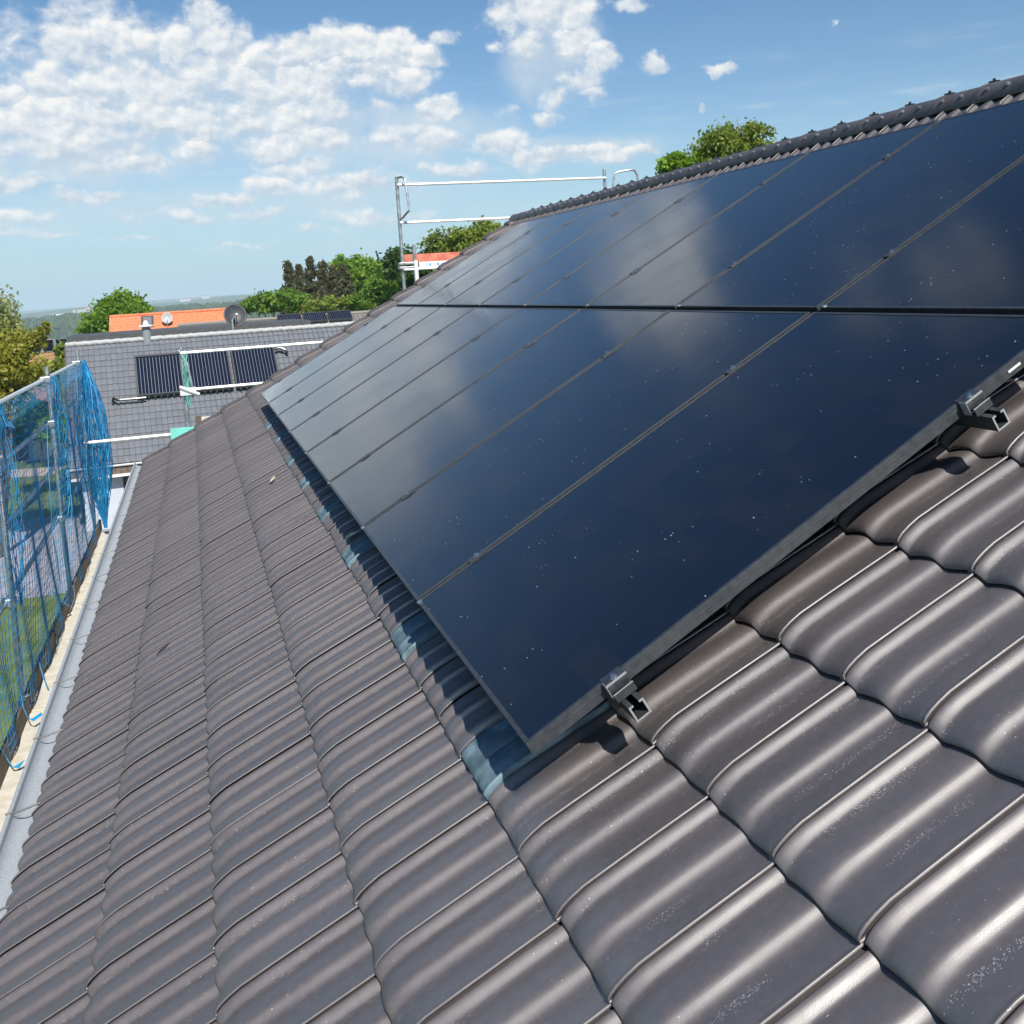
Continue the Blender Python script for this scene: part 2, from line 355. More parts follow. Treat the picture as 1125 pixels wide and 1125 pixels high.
def glass_material():
    mt = bpy.data.materials.new("solar_glass"); mt.use_nodes = True; k = NT(mt.node_tree); b = k.n["Principled BSDF"]
    P = k.node('ShaderNodeTexCoord').outputs['Object']
    oi = k.node('ShaderNodeObjectInfo').outputs['Random']
    # half-cut cells behind the glass, barely told apart
    cell = k.vmath('FLOOR', k.vmath('DIVIDE', P, (0.0935, 0.183, 1.0)))
    wnz = k.node('ShaderNodeTexWhiteNoise'); wnz.noise_dimensions = '4D'; k.l.new(cell, wnz.inputs['Vector']); k.l.new(oi, wnz.inputs['W'])
    cv = k.smooth(wnz.outputs['Value'], 0.45, 1.0)
    col = k.mix(cv, C4((0.0035, 0.0055, 0.013)), C4((0.0075, 0.0078, 0.0125)))
    soft = k.noise(P, 2.0, 4.0, 0.6)
    col = k.mix(k.smooth(soft, 0.45, 0.8, 0, 0.3), col, C4((0.02, 0.022, 0.028)))
    Pw = k.vmath('ADD', P, k.node('ShaderNodeObjectInfo').outputs['Location'])
    clump = k.smooth(k.noise(Pw, 3.5, 3.0, 0.6), 0.50, 0.68)
    for sc, thr, gain in ((70.0, 0.19, 0.22), (38.0, 0.11, 0.12)):
        vn = k.node('ShaderNodeTexVoronoi'); k.put(vn, 'Vector', Pw); vn.inputs['Scale'].default_value = sc
        vc = k.node('ShaderNodeSeparateColor'); k.l.new(vn.outputs['Color'], vc.inputs[0])
        on = k.math('LESS_THAN', vc.outputs[0], k.math('ADD', k.math('MULTIPLY', clump, gain * 1.2), 0.006))
        dot = k.math('MULTIPLY', on, k.smooth(vn.outputs['Distance'], thr, thr * 0.5))
        col = k.mix(k.math('MULTIPLY', dot, vc.outputs[1]), col, C4((0.75, 0.76, 0.78)))
    k.l.new(col, b.inputs['Base Color'])
    b.inputs['IOR'].default_value = 1.58
    k.l.new(k.smooth(k.noise(P, 1.6, 5.0, 0.6), 0.3, 0.7, 0.11, 0.17), b.inputs['Roughness'])
    MATS["solar_glass"] = mt; return mt
M_GLASS = glass_material()

def leaf_material(name, a, b_, c=None):
    mt = bpy.data.materials.new(name); mt.use_nodes = True; k = NT(mt.node_tree); k.n.clear()
    tint = k.node('ShaderNodeAttribute', attribute_name='tint').outputs['Fac']
    col = k.mix(tint, C4(a), C4(b_))
    if c: col = k.mix(k.smooth(tint, 0.8, 1.0), col, C4(c))
    d = k.node('ShaderNodeBsdfPrincipled'); k.l.new(col, d.inputs['Base Color']); d.inputs['Roughness'].default_value = 0.55; d.inputs['Specular IOR Level'].default_value = 0.3
    tr = k.node('ShaderNodeBsdfTranslucent'); k.l.new(k.mix(0.5, col, C4([min(1, x * 1.6) for x in b_])), tr.inputs[0])
    mx = k.node('ShaderNodeMixShader'); mx.inputs[0].default_value = 0.42; k.l.new(d.outputs[0], mx.inputs[1]); k.l.new(tr.outputs[0], mx.inputs[2])
    o = k.node('ShaderNodeOutputMaterial'); k.l.new(mx.outputs[0], o.inputs[0]); return mt

# ------------------------------------------------------------------ ground, fields and hills: one sheet out to the horizon
def sstep(a, b, x):
    q = np.clip((x - a) / (b - a), 0, 1); return q * q * (3 - 2 * q)
def hz(r, a):
    """height of the land r metres out at azimuth a (degrees)"""
    a = np.asarray(a, float); r = np.asarray(r, float)
    w1 = np.sin(a * 0.7 + r * 0.0021) * 0.5 + np.sin(a * 1.9 + 1.3) * 0.3
    z = -7.0 - 1.2 * sstep(60, 110, r) - 34 * sstep(120, 480, r) - 22 * sstep(420, 900, r)
    crest1 = 49 + 3 * w1 + 0.5 * np.clip(a + 7, -20, 30)
    z = z + crest1 * sstep(950, 1800, r) - (crest1 - 4) * sstep(1850, 2700, r)
    crest2 = 66 + 1.3 * np.clip(a + 8, -10, 16) + 4 * np.sin(a * 0.9)
    z = z + crest2 * sstep(2700, 4600, r) - (crest2 - 10) * sstep(4700, 6200, r)
    crest3 = 74 + 4.0 * np.clip(a + 8, -10, 5) + 5 * np.sin(a * 0.55 + 1) + 0.8 * np.clip(a, 0, 12)
    z = z + crest3 * sstep(6300, 9000, r) - (crest3 - 5) * sstep(9100, 12000, r)
    return z
def build_ground():
    rr = np.concatenate([[0.0], np.linspace(4, 120, 24), np.geomspace(130, 14000, 95)])
    aa = np.concatenate([np.arange(-15, 50, 0.5), np.arange(50, 345, 5.0)])
    Rg, Ag = np.meshgrid(rr, aa, indexing='ij')
    Z = hz(Rg, np.where(Ag > 180, Ag - 360, Ag))
    X = CAM[0] + Rg * np.sin(np.radians(Ag)); Y = CAM[1] + Rg * np.cos(np.radians(Ag))
    nA = len(aa); vs = np.stack([X, Y, Z], -1).reshape(-1, 3); fs = []
    for i in range(len(rr) - 1):
        for j in range(nA):
            j2 = (j + 1) % nA
            fs.append((i * nA + j, (i + 1) * nA + j, (i + 1) * nA + j2, i * nA + j2))
    mt = bpy.data.materials.new("land"); mt.use_nodes = True; k = NT(mt.node_tree); b = k.n["Principled BSDF"]; b.inputs['Roughness'].default_value = 0.9
    P = k.node('ShaderNodeTexCoord').outputs['Object']
    near = k.mix(k.smooth(k.noise(P, 0.9, 8.0, 0.65), 0.3, 0.7), C4((0.065, 0.115, 0.022)), C4((0.17, 0.21, 0.05)))
    far = k.mix(k.smooth(k.noise(P, 0.0022, 6.0, 0.6), 0.40, 0.52), C4((0.020, 0.042, 0.016)), C4((0.09, 0.13, 0.04)))
    dist = k.vmath('LENGTH', k.vmath('MULTIPLY', P, (1, 1, 0)), out=1)
    far = k.mix(k.smooth(dist, 2300, 2800), C4((0.022, 0.044, 0.016)), far)
    k.l.new(k.mix(k.smooth(dist, 150, 300), near, far), b.inputs['Base Color'])
    bn = k.node('ShaderNodeBump'); bn.inputs['Strength'].default_value = 0.5; k.l.new(k.noise(P, 12.0, 4.0, 0.7), bn.inputs['Height']); k.l.new(bn.outputs[0], b.inputs['Normal'])
    me = bpy.data.meshes.new("ground"); me.from_pydata(vs.tolist(), [], fs); me.update(); me.materials.append(mt)
    me.polygons.foreach_set("use_smooth", [True] * len(me.polygons))
    o = link(bpy.data.objects.new("ground", me)); tag(o, kind="structure")
build_ground()
def sheet(name, pts, z, m_):
    b = MB(); b.add([(x, y, z) for x, y in pts], [tuple(range(len(pts)))]); o = b.build(name, m_); tag(o, kind="structure"); return o
M_PAVE = mat("grey_paving", (0.24, 0.24, 0.27), 0.85, col2=(0.36, 0.36, 0.40), vscale=3.5, bump=0.3, bscale=8)
M_PATH = mat("pinkish_path", (0.46, 0.40, 0.37), 0.9, var=0.12, vscale=3)
M_ASPH = mat("asphalt", (0.05, 0.05, 0.053), 0.85, var=0.2, vscale=4)
sheet("paved_yard", [(-14, 29), (-2.6, 29.5), (-2.2, 41), (-14, 43)], -6.985, M_PAVE)
sheet("path", [(-22, 57), (-8, 53), (-7.5, 55.5), (-22, 60.5)], -6.99, M_PATH)
sheet("road", [(-40, 66), (-8.5, 62), (-8.5, 66.5), (-40, 71)], -7.15, M_ASPH)
# ------------------------------------------------------------------ our house and its tiled roof
PITCH, GAUGE, U0, V0, NT0 = 0.25, 0.3735, -0.046, -0.145, -0.140
house = thing("house", "house with a dark brown glazed tile roof, its long slope carrying the black solar panels", "house", (4.0, 2.7, -7.0))
PROF_T = np.array([-0.060, 0.000, 0.012, 0.017, 0.023, 0.036, 0.054, 0.072, 0.090, 0.108, 0.120, 0.128, 0.142, 0.165, 0.200, 0.245, 0.310, 0.380, 0.440, 0.484, 0.506, 0.524, 0.542, 0.560, 0.578, 0.590, 0.600, 0.616, 0.650, 0.690, 0.740, 0.795, 0.855, 0.910, 0.955, 0.974, 0.984, 0.992, 1.000, 1.006, 1.009, 1.0095, 1.000, 0.950])
PROF_H = np.array([-0.0155, -0.0150, -0.0140, -0.0118, -0.0106, -0.0106, -0.0126, -0.0164, -0.0204, -0.0244, -0.0263, -0.0268, -0.0268, -0.0258, -0.0234, -0.0200, -0.0156, -0.0120, -0.0102, -0.0104, -0.0122, -0.0156, -0.0194, -0.0231, -0.0258, -0.0267, -0.0270, -0.0270, -0.0262, -0.0244, -0.0213, -0.0174, -0.0134, -0.0098, -0.0075, -0.0068, -0.0050, -0.0040, -0.0038, -0.0052, -0.0074, -0.0082, -0.0092, -0.0105])
SP_S = np.array([0.030, 0.005, 0.001, 0.0, 0.003, 0.011, 0.025, 0.047, 0.078, 0.16, 0.26, 0.345, 0.392])
SP_N = np.array([-0.0212, -0.0212, -0.0200, -0.0180, -0.0142, -0.0090, -0.0048, -0.0016, 0.0, -0.0065, -0.0155, -0.0235, -0.0275])
def tile_grid(js, ks, frame, u0, v0, n0, pitch, gauge, pt=PROF_T, ph=PROF_H, ss=SP_S, sn=SP_N, jit=1.0, skip=()):
    out = []; uvs = []; tints = []
    O, Ud, Vd, Nd = frame
    for k_ in ks:
        for j in js:
            if (j, k_) in skip: continue
            du, dv, dn = rng.normal(0, 0.0009, 1)[0] * jit, rng.normal(0, 0.0024, 1)[0] * jit, rng.normal(0, 0.0006, 1)[0] * jit
            tw = rng.normal(0, 0.0008, 1)[0] * jit; yaw = rng.normal(0, 0.0028, 1)[0] * jit
            T_, S_ = np.meshgrid(pt, ss, indexing='ij'); H_, Q_ = np.meshgrid(ph, sn, indexing='ij')
            u = u0 + pitch * j - T_ * pitch + du + yaw * S_
            v = v0 + gauge * k_ + S_ * (gauge / 0.3735) + dv + yaw * T_ * 0.3
            n = n0 + H_ + Q_ + dn + tw * (T_ - 0.5)
            out.append(O + u[..., None] * Ud + v[..., None] * Vd + n[..., None] * Nd)
            uvs.append(np.stack([T_, S_ / 0.3735], -1)); tints.append(rng.random())
    return np.array(out), np.array(uvs), np.array(tints)
FR = (np.zeros(3), U, V, N)
METAL_J = [2, 6, 11, 15, 19, 23, 28, 32]
JS = range(-22, 47)
Pt, uvt, tnt = tile_grid(JS, range(-3, 11), FR, U0, V0, NT0, PITCH, GAUGE, skip={(j, 0) for j in METAL_J})
Pe, uve, tne = tile_grid(JS, [-4], FR, U0, V0 - 0.030, NT0, PITCH, GAUGE, ss=np.r_[SP_S[:-2], 0.38, 0.428], sn=np.r_[SP_N[:-2], -0.026, -0.0295])   # eaves course, set a little lower
Pt, uvt, tnt = np.concatenate([Pt, Pe]), np.concatenate([uvt, uve]), np.r_[tnt, tne]
Pk, uvk, tnk = tile_grid(JS, [11], FR, U0, V0, NT0, PITCH, GAUGE, ss=np.r_[SP_S[:10], .175, .185, .190], sn=np.r_[SP_N[:10], -.008, -.0085, -.009])
grid_mesh("tiled_roof", np.concatenate([Pt, Pk]), M_TILE, house, uv=np.concatenate([uvt, uvk]), tint=np.r_[tnt, tnk])
# sheet metal tiles that let the roof hooks through
MT_T = np.array([-0.03, 0.0, 0.02, 0.06, 0.10, 0.14, 0.44, 0.48, 0.505, 0.53, 0.57, 0.90, 0.93, 0.95, 0.975, 0.99, 1.0, 1.008, 1.01])
MT_H = np.array([-0.014, -0.010, -0.009, -0.012, -0.019, -0.021, -0.021, -0.017, -0.010, -0.017, -0.021, -0.021, -0.018, -0.006, 0.0035, 0.005, 0.003, -0.002, -0.014])
for j in METAL_J:
    g, uvg, tg = tile_grid([j], [0], FR, U0, V0, NT0 + 0.001, PITCH, GAUGE, MT_T, MT_H, jit=0.5)
    o = grid_mesh("metal_tile", g, M_METALTILE, house, uv=uvg, tint=tg)
    o["label"] = "blue-grey sheet metal tile under the panel edge"
b = MB(); b.hexa(RP(-5.4, -1.60, -.215), U * 16.8, V * 5.74, N * .012); b.build("roof_underlay", M_DARK, house)
# verge: raised end tiles along the far gable
VG_T = np.array([-0.10, -0.10, -0.09, -0.06, 0.0, 0.07, 0.15, 0.24, 0.31, 0.345, 0.35, 0.35]); VG_U = VG_T
VG_H = np.array([-0.19, -0.03, -0.005, 0.006, 0.013, 0.016, 0.014, 0.007, -0.004, -0.016, -0.03, -0.05])
uE = U0 + PITCH * 46
for k_ in range(-4, 12):
    T_, S_ = np.meshgrid(VG_T, SP_S if k_ < 11 else SP_S * .5, indexing='ij'); H_, Q_ = np.meshgrid(VG_H, SP_N, indexing='ij')
    g = (uE + 0.03 - T_ * 0.5 * 1.0)[..., None] * U + (V0 + GAUGE * k_ + S_ - 0.004)[..., None] * V + (NT0 + 0.012 + H_ + Q_ * 1.25)[..., None] * N
    o = grid_mesh("verge_tile", g[None], M_TILE_EDGE, house)
RIDGE_V = 4.17; RIDGE_X = RP(0, RIDGE_V, NT0)[0]; RIDGE_Z = RP(0, RIDGE_V, NT0 - 0.03)[2]
# the slope on the other side, built as courses of the same tile in a simpler section
V2 = np.array([-math.cos(TH), 0, math.sin(TH)]); N2 = np.array([math.sin(TH), 0, math.cos(TH)])
O2 = np.array([2 * RIDGE_X, 0, 0])
lo_t = np.array([-0.03, 0.0, 0.1, 0.2, 0.32, 0.5, 0.66, 0.8, 0.97, 1.0]); lo_h = np.interp(lo_t, PROF_T, PROF_H)
lo_s = np.array([0.0, 0.004, 0.04, 0.39]); lo_n = np.array([-0.033, -0.012, 0.0, -0.0275])
g, uvg, tg = tile_grid(JS, range(-4, 11), (O2, U, V2, N2), U0, V0, NT0, PITCH, GAUGE, lo_t, lo_h, lo_s, lo_n)
g2, uvg2, tg2 = tile_grid(JS, [11], (O2, U, V2, N2), U0, V0, NT0, PITCH, GAUGE, lo_t, lo_h, np.array([0, .004, .04, .19]), np.array([-.033, -.012, 0, -.009]))
g, uvg, tg = np.concatenate([g, g2]), np.concatenate([uvg, uvg2]), np.r_[tg, tg2]
g = g[:, ::-1]
grid_mesh("rear_slope", g, M_TILE, house, uv=uvg[:, ::-1], tint=tg)
# ridge caps: half round, each overlapping the next, screwed down twice on this side and clipped on top
cap_proto = None
CAPP = 0.352
for i in range(39):
    u1 = 11.52 - i * CAPP
    b = MB(); rings = []; na = 18
    cx, cz = RIDGE_X, RIDGE_Z - 0.022
    prof = [(0.0, 0.0875), (-0.012, 0.0895), (-0.02, 0.0905), (-0.05, 0.0905), (-0.056, 0.0885), (-0.20, 0.0865), (-0.36, 0.0840), (-CAPP - 0.05, 0.0830)]
    for (du, rad) in prof:
        rings.append([(cx + rad * 1.22 * math.cos(math.pi * (-0.07 + 1.14 * q / na)), u1 + du, cz + rad * math.sin(math.pi * (-0.07 + 1.14 * q / na))) for q in range(na + 1)])
    vs = [p for ring in rings for p in ring]; w_ = na + 1; fs = []
    for a in range(len(rings) - 1):
        for q in range(na): fs.append((a * w_ + q, a * w_ + q + 1, (a + 1) * w_ + q + 1, (a + 1) * w_ + q))
    if i == 0: vs.append((cx, u1, cz)); fs += [(len(vs) - 1, q + 1, q) for q in range(na)]
    b.add(vs, fs)
    cap = b.build("ridge_cap", M_RIDGE, house, smooth=True)
    if u1 < 11 and u1 > -1.2:
        for du in (-0.10, -0.25):
            an = math.radians(150); rad = 0.0875
            c0 = np.array([cx + rad * 1.22 * math.cos(an), u1 + du, cz + rad * math.sin(an)]); nn = np.array([math.cos(an), 0, math.sin(an)])
            s = MB(); s.tube([c0 - nn * .006, c0 + nn * .004], 0.012, 8); s.tube([c0 + nn * .004, c0 + nn * .012], 0.008, 6)
            s.build("screw", M_GALV, cap)
        s = MB(); s.hexa((cx - .018, u1 - .075, cz + .089), (.036, 0, 0), (0, .05, 0), (0, 0, .010)); s.tube([(cx, u1 - .05, cz + .098), (cx, u1 - .05, cz + .112)], 0.008, 8)
        s.build("ridge_clip", M_DARK, cap)
# gutter
gx, gz, gr = -1.418, -0.962, 0.047
rings = []; ys = np.linspace(-6, 11.75, 40)
for y in ys:
    ring = [(gx + gr * math.cos(a), y, gz + gr * math.sin(a)) for a in np.linspace(math.pi, 2 * math.pi, 13)]
    c = (gx - gr - 0.008, gz + 0.004)
    bead = [(c[0] + .010 * math.cos(a), y, c[1] + .010 * math.sin(a)) for a in np.linspace(2.2 * math.pi, 0.2 * math.pi, 9)]
    rings.append(bead + ring)
grid_mesh("gutter", np.array([rings]), M_ZINC, house)
b = MB(); drip = RP(0, -1.66, NT0 - .05)
b.hexa((gx + 0.040, -6, gz - 0.030), (0.10, 0, 0.010), (0, 17.7, 0), (0, 0, 0.004)); b.build("eaves_flashing", M_ZINC, house)
for i in range(22):
    y = -4.4 + i * 0.74
    b = MB(); b.tube([(gx - gr - .02, y, gz + .012), (gx - gr * .3, y, gz + .016), (gx + .06, y + .01, gz + .03)], 0.004, 6); b.build("gutter_bracket", M_RAIL, house, smooth=True)
# walls under the roof
zE = -1.15
b = MB(); b.box(-0.75, 2 * RIDGE_X + 0.75, -6.0, 11.05, -7.0, zE)
gz_top = RP(0, RIDGE_V, NT0 - .25)[2]
for y0 in (-6.0, 10.75):
    b.prism([(-0.75, y0, zE + .001), (2 * RIDGE_X + 0.75, y0, zE + .001), (RIDGE_X, y0, gz_top)], (0, 0.30, 0))
b.build("wall", M_WALL, house)
b = MB(); b.hexa((-1.33, -6.0, -1.12), (0.03, 0, 0), (0, 17.3, 0), (0, 0, 0.16)); b.hexa((-1.33, -6, -1.145), (0.6, 0, 0), (0, 17.3, 0), (0, 0, 0.02)); b.build("fascia", M_WOOD, house)

# ------------------------------------------------------------------ solar panels, rails and clamps
PW, PH, GU, GV = 1.134, 1.722, 0.020, 0.030
def build_panel():
    root = thing("solar_panel", "", "solar panel", (0, 0, 0), (0, -TH, 0))
    f = MB(); fw, fh = 0.011, 0.035
    # hollow frame members: sides with a lip
    f.box(0, PH, 0, fw, -fh, 0); f.box(0, PH, PW - fw, PW, -fh, 0)
    f.box(0, fw, fw, PW - fw, -fh, -0.0004); f.box(PH - fw, PH, fw, PW - fw, -fh, -0.0004)
    f.box(0.004, PH - 0.004, -0.0018, 0, -0.016, -0.012)
    fo = f.build("frame", M_BLACKALU, root, bevel=0.0012)
    g = MB(); g.box(fw, PH - fw, fw, PW - fw, -0.0065, -0.0022); g.build("glass", M_GLASS, root)
    bk = MB(); bk.box(fw, PH - fw, fw, PW - fw, -0.012, -0.0075); bk.build("back_sheet", M_DARK, root)
    cl = MB(); cl.hexa((-0.004, PW - 0.03, -0.0005), (0.016, 0, 0), (0, 0.022, 0), (0, 0, 0.004)); cl.build("drain_clip", M_STEEL, root)
    return root
NTH = ["first", "second", "third", "fourth", "fifth", "sixth", "seventh", "eighth"]
proto = build_panel()
near_panel = None
for row in (0, 1):
    for i in range(8):
        p = proto if (row == 0 and i == 0) else copy_tree(proto)
        u = i * (PW + GU); v = row * (PH + GV)
        p.location = tuple(RP(u, v, 0)); p["group"] = "black solar panels on the brown roof"
        rw = "lower row" if row == 0 else "upper row under the ridge"
        if i == 0: lb = f"black solar panel nearest the camera in the {rw}"
        elif i == 7: lb = f"black solar panel beside the far gable, last of the {rw}"
        else: lb = f"{NTH[i]} black solar panel from the near end of the {rw}"
        p["label"] = lb
        if row == 0 and i == 0: near_panel = p
st = MB(); st.box(1.488, 1.530, -0.0035, -0.0022, -0.0205, -0.0145); st.build("sticker", M_STICKER, near_panel)

def build_rail():
    root = thing("mounting_rail", "", "mounting rail", (0, 0, 0), (0, -TH, 0))
    # channel profile open at the top, its near end cut square
    prof = [(-.020, -.078), (.020, -.078), (.020, -.0375), (.008, -.0375), (.008, -.0425), (.0155, -.0425), (.0155, -.0735), (-.0155, -.0735), (-.0155, -.0425), (-.008, -.0425), (-.008, -.0375), (-.020, -.0375)]
    b = MB(); y0, y1 = -0.085, 8 * (PW + GU) + 0.08
    n = len(prof); vs = [(x, y0, z) for x, z in prof] + [(x, y1, z) for x, z in prof]
    fs = [(i, (i + 1) % n, n + (i + 1) % n, n + i) for i in range(n)]
    caps = [(0, 1, 6, 7), (1, 2, 5, 6), (2, 3, 4, 5), (0, 7, 8, 11), (8, 9, 10, 11)]
    fs += caps + [tuple(n + i for i in q[::-1]) for q in caps]
    b.add(vs, [q[::-1] for q in fs]); ro = b.build("rail", M_RAIL, root); ro.data.materials.append(M_CUT)
    for q in ro.data.polygons[n:]: q.material_index = 1
    def bolt(par, y, z):
        s = MB(); s.tube([(0, y, z), (0, y, z + .007)], 0.0065, 6); s.tube([(0, y, z - .001), (0, y, z + .0008)], 0.010, 10); s.build("bolt", M_STEEL, par)
    for sgn, ye in ((-1, 0.0), (1, 8 * (PW + GU) - GU)):
        e = MB()
        def q(y): return ye + sgn * y
        def bx(ya, yb, z0, z1, x0=-.027, x1=.027): e.box(x0, x1, min(q(ya), q(yb)), max(q(ya), q(yb)), z0, z1)
        bx(-.011, .030, 0.0008, .0045)            # flange gripping the frame
        bx(.0045, .0085, -.036, .0008)            # web down the side of the frame
        bx(.0265, .030, -.020, .0008)             # outer lip
        bx(.0085, .046, -.0365, -.033)            # foot in the channel
        bx(.043, .046, -.033, -.016)
        c = e.build("end_clamp", M_BLACKALU, root, bevel=0.0008); bolt(c, q(.017), .0045)
        e = MB(); bx(.0265, .0302, .0008, .0050, -.0275, .0275); bx(.0045, .0300, -.0362, -.0330, .0275, .0290); bx(.0045, .0300, -.033, .004, -.0288, -.0272); bx(.043, .0463, -.016, -.0145); e.build("cut_edge", M_CUT, c)
    for i in range(1, 8):
        y = i * (PW + GU) - GU / 2
        e = MB(); e.box(-.032, .032, y - .018, y + .018, .0008, .0042); e.box(-.030, .030, y - .0095, y - .0065, -.036, .0008); e.box(-.030, .030, y + .0065, y + .0095, -.036, .0008)
        c = e.build("mid_clamp", M_BLACKALU, root, bevel=0.0008); bolt(c, y, .0042)
    for i in range(9):
        y = 0.34 + i * 1.03
        e = MB(); e.tube([(0.0, y, -.079), (0.0, y, -.092), (0.01, y, -.105)], 0.016, 6); e.box(-.09, .025, y - .015, y + .015, -.116, -.104); e.box(-.095, -.085, y - .015, y + .015, -.135, -.104)
        e.build("roof_hook", M_STEEL, root)
    return root
rp = build_rail()
for i, v in enumerate((0.240, 1.352, 2.120, 3.120)):
    p = rp if i == 0 else copy_tree(rp)
    p.location = tuple(RP(0, v, 0)); p["group"] = "mounting rails under the panels"
    p["label"] = ["lowest black mounting rail, clamped end sticking out at the near bottom corner of the panels",
                  "black mounting rail under the lower panel row, its end clamp at the photo's right edge",
                  "black mounting rail just above the gap between the two panel rows",
                  "topmost black mounting rail, under the panel row nearest the ridge"][i]
# ------------------------------------------------------------------ small things lying on the tiles
def scrap(name, u, v, n, L, W_, a, m_, label, cat):
    b = MB(); c = RP(u, v, n); d = U * math.cos(a) + V * math.sin(a); e = np.cross(N, d)
    pts = [c - d * L / 2, c - d * L * .15 + e * W_ / 2 + N * .004, c + d * L / 2 + N * .006, c + d * .1 * L - e * W_ / 2 + N * .002]
    b.prism(pts, N * 0.003); o = b.build(name, m_); tag(o, label, cat)
scrap("scrap", 3.12, -1.10, NT0 - .012, 0.085, 0.03, 1.2, M_LEAFDRY, "thin dark scrap lying on the tiles near the gutter", "scrap")
scrap("chip", 2.82, -0.05, NT0 - .006, 0.10, 0.03, 2.4, M_CHIP, "small pale chip lying on the tiles below the panels", "chip")
scrap("chip", 5.3, -0.28, NT0 - .008, 0.08, 0.03, 0.6, M_CHIP, "tiny pale flake on the tiles halfway along the roof", "chip")
# ------------------------------------------------------------------ scaffold along the eaves with its blue net
XS = -2.09
sc1 = thing("scaffolding", "tube scaffold along the eaves, wooden toe boards outside the gutter", "scaffolding", (XS, 6.3, -7.0))
PY = [12.45, 9.45, 6.30, 3.15, 0.0, -3.1]
for i, y in enumerate(PY):
    b = MB(); b.tube([(XS, y, -7.0), (XS, y, 0.50 if i == 0 else 0.45)], 0.0242, 10); b.build("standard", M_GALV, sc1, smooth=True)
    b = MB(); b.tube([(-1.36, y, -7.0), (-1.36, y, -2.05)], 0.0242, 10); b.build("standard", M_GALV, sc1, smooth=True)
    for z in (-4.03, -2.06):
        b = MB(); b.tube([(XS - .06, y, z), (-1.25, y, z)], 0.0242, 8); b.build("transom", M_GALV, sc1, smooth=True)
    for z in (.317, -.14, -1.14):
        b = MB(); b.box(XS - .072, XS + .030, y - .04, y + .04, z - .035, z + .035); b.build("coupler", M_GALV, sc1, bevel=0.008)
for z in (.317, -.14, -.62, -1.14):
    b = MB(); b.tube([(XS - .047, -3.2, z), (XS - .047, 12.6, z)], 0.0215, 8); b.build("guard_rail", M_GALV_L if z > 0 else M_GALV, sc1, smooth=True)
for i in range(5):
    b = MB(); b.tube([(XS - .02, PY[i] - .05, -4.0 + 2.1), (XS - .02, PY[i + 1] + .05, -4.0)], 0.02, 8); b.build("brace", M_GALV, sc1, smooth=True)
    y1, y0 = PY[i] - .02, PY[i + 1] + .02
    if i == 0: y1 += .35
    for a in (0, 1):
        for zz in (-2.0, -4.0):
            b = MB(); x0 = -2.074 + a * .365; b.box(x0, x0 + .358, y0, y1, zz - .06, zz); b.build("deck_board", M_DECK, sc1, bevel=0.004)
    b = MB(); dx = -0.012 * (i % 2); b.box(-2.075 + dx, -2.045 + dx, y0 - .12, y1 + .10, -1.995, -1.845); b.build("toe_board", M_WOOD, sc1, bevel=0.004)
    b = MB(); b.tube([(-2.06, y0 - .12, -1.84), (-2.06, y0 - .12, -1.83)], 0.03, 8); b.box(-2.082 + dx, -2.038 + dx, y0 - .13, y0 - .09, -2.0, -1.835); b.build("toe_board_bracket", M_GALV, sc1)
# the net: square-mesh cord hung from the top rail, bellied and gathered at the standards
def net_x(y, z):
    k_ = (0.317 - z) / 2.2
    return XS + 0.040 + 0.025 * math.sin(y * 2.0 + 0.6) * math.sin(math.pi * min(1, max(0, k_))) + 0.02 * math.sin(y * 7 + z * 3) * k_
def cord(b, pts, r): b.tube(pts, r, 3, cap=False)
b = MB(); z0, z1 = 0.33, -1.93
nv = 186
for i in range(nv):
    y = -2.2 + i * (12.5 + 2.2) / (nv - 1); pts = []
    gat = math.sin(y * 2 * math.pi / 3.12) * 0.06
    for q in range(13):
        z = z0 + (z1 - z0) * q / 12; yy = y + gat * math.sin(math.pi * q / 12) + 0.015 * math.sin(q * 1.7 + i)
        pts.append((net_x(yy, z) + (0.02 if q == 0 else 0), yy, z))
    cord(b, pts, 0.0026)
for j in range(31):
    z = z0 + (z1 - z0) * j / 30; pts = []
    for q in range(121):
        y = -2.2 + q * 14.7 / 120
        zz = z - 0.05 * abs(math.sin(y * math.pi / 3.12)) * math.sin(math.pi * j / 30) + 0.012 * math.sin(y * 6 + j)
        pts.append((net_x(y, zz), y, zz))
    cord(b, pts, 0.0026)
# loose gathered folds at the standards, thick at the end of the run
def bunch(b, x, y, n, spread_x, spread_y, zt, zb, r):
    for i in range(n):
        a, c = rng.uniform(-1, 1), rng.uniform(-1, 1); ph = rng.uniform(0, 6.28); pts = []
        for q in range(12):
            f = q / 11; open_ = math.sin(math.pi * min(1, f * 1.04)) ** 0.8
            pts.append((x + spread_x * a * open_ + 0.07 * f * (spread_x > .1) + .018 * math.sin(ph + f * 17), y + spread_y * c * open_ + .02 * math.cos(ph * 2 + f * 13), zt + (zb - zt) * f + .02 * a))
        cord(b, pts, r)
bunch(b, XS + .06, 12.50, 105, .20, .25, .34, -1.88, .0042)
bunch(b, XS + .05, 9.52, 14, .06, .16, .34, -1.0, .0036)
bunch(b, XS + .05, 6.40, 9, .05, .1, .34, -1.2, .0034)
# torn and doubled layers hanging along the run
for i in range(14):
    y = rng.uniform(9.6, 12.4); zt = rng.uniform(-.9, .3); L = rng.uniform(.5, 1.1); dy = rng.uniform(-.7, .2)
    pts = [(net_x(y, zt) + .012 + .02 * math.sin(q), y + dy * q / 6, zt - L * q / 6) for q in range(7)]; cord(b, pts, .0036)
net = b.build("safety_net", M_BLUE); tag(net, "blue cord safety net hung from the scaffold rail along the eaves", "safety net")
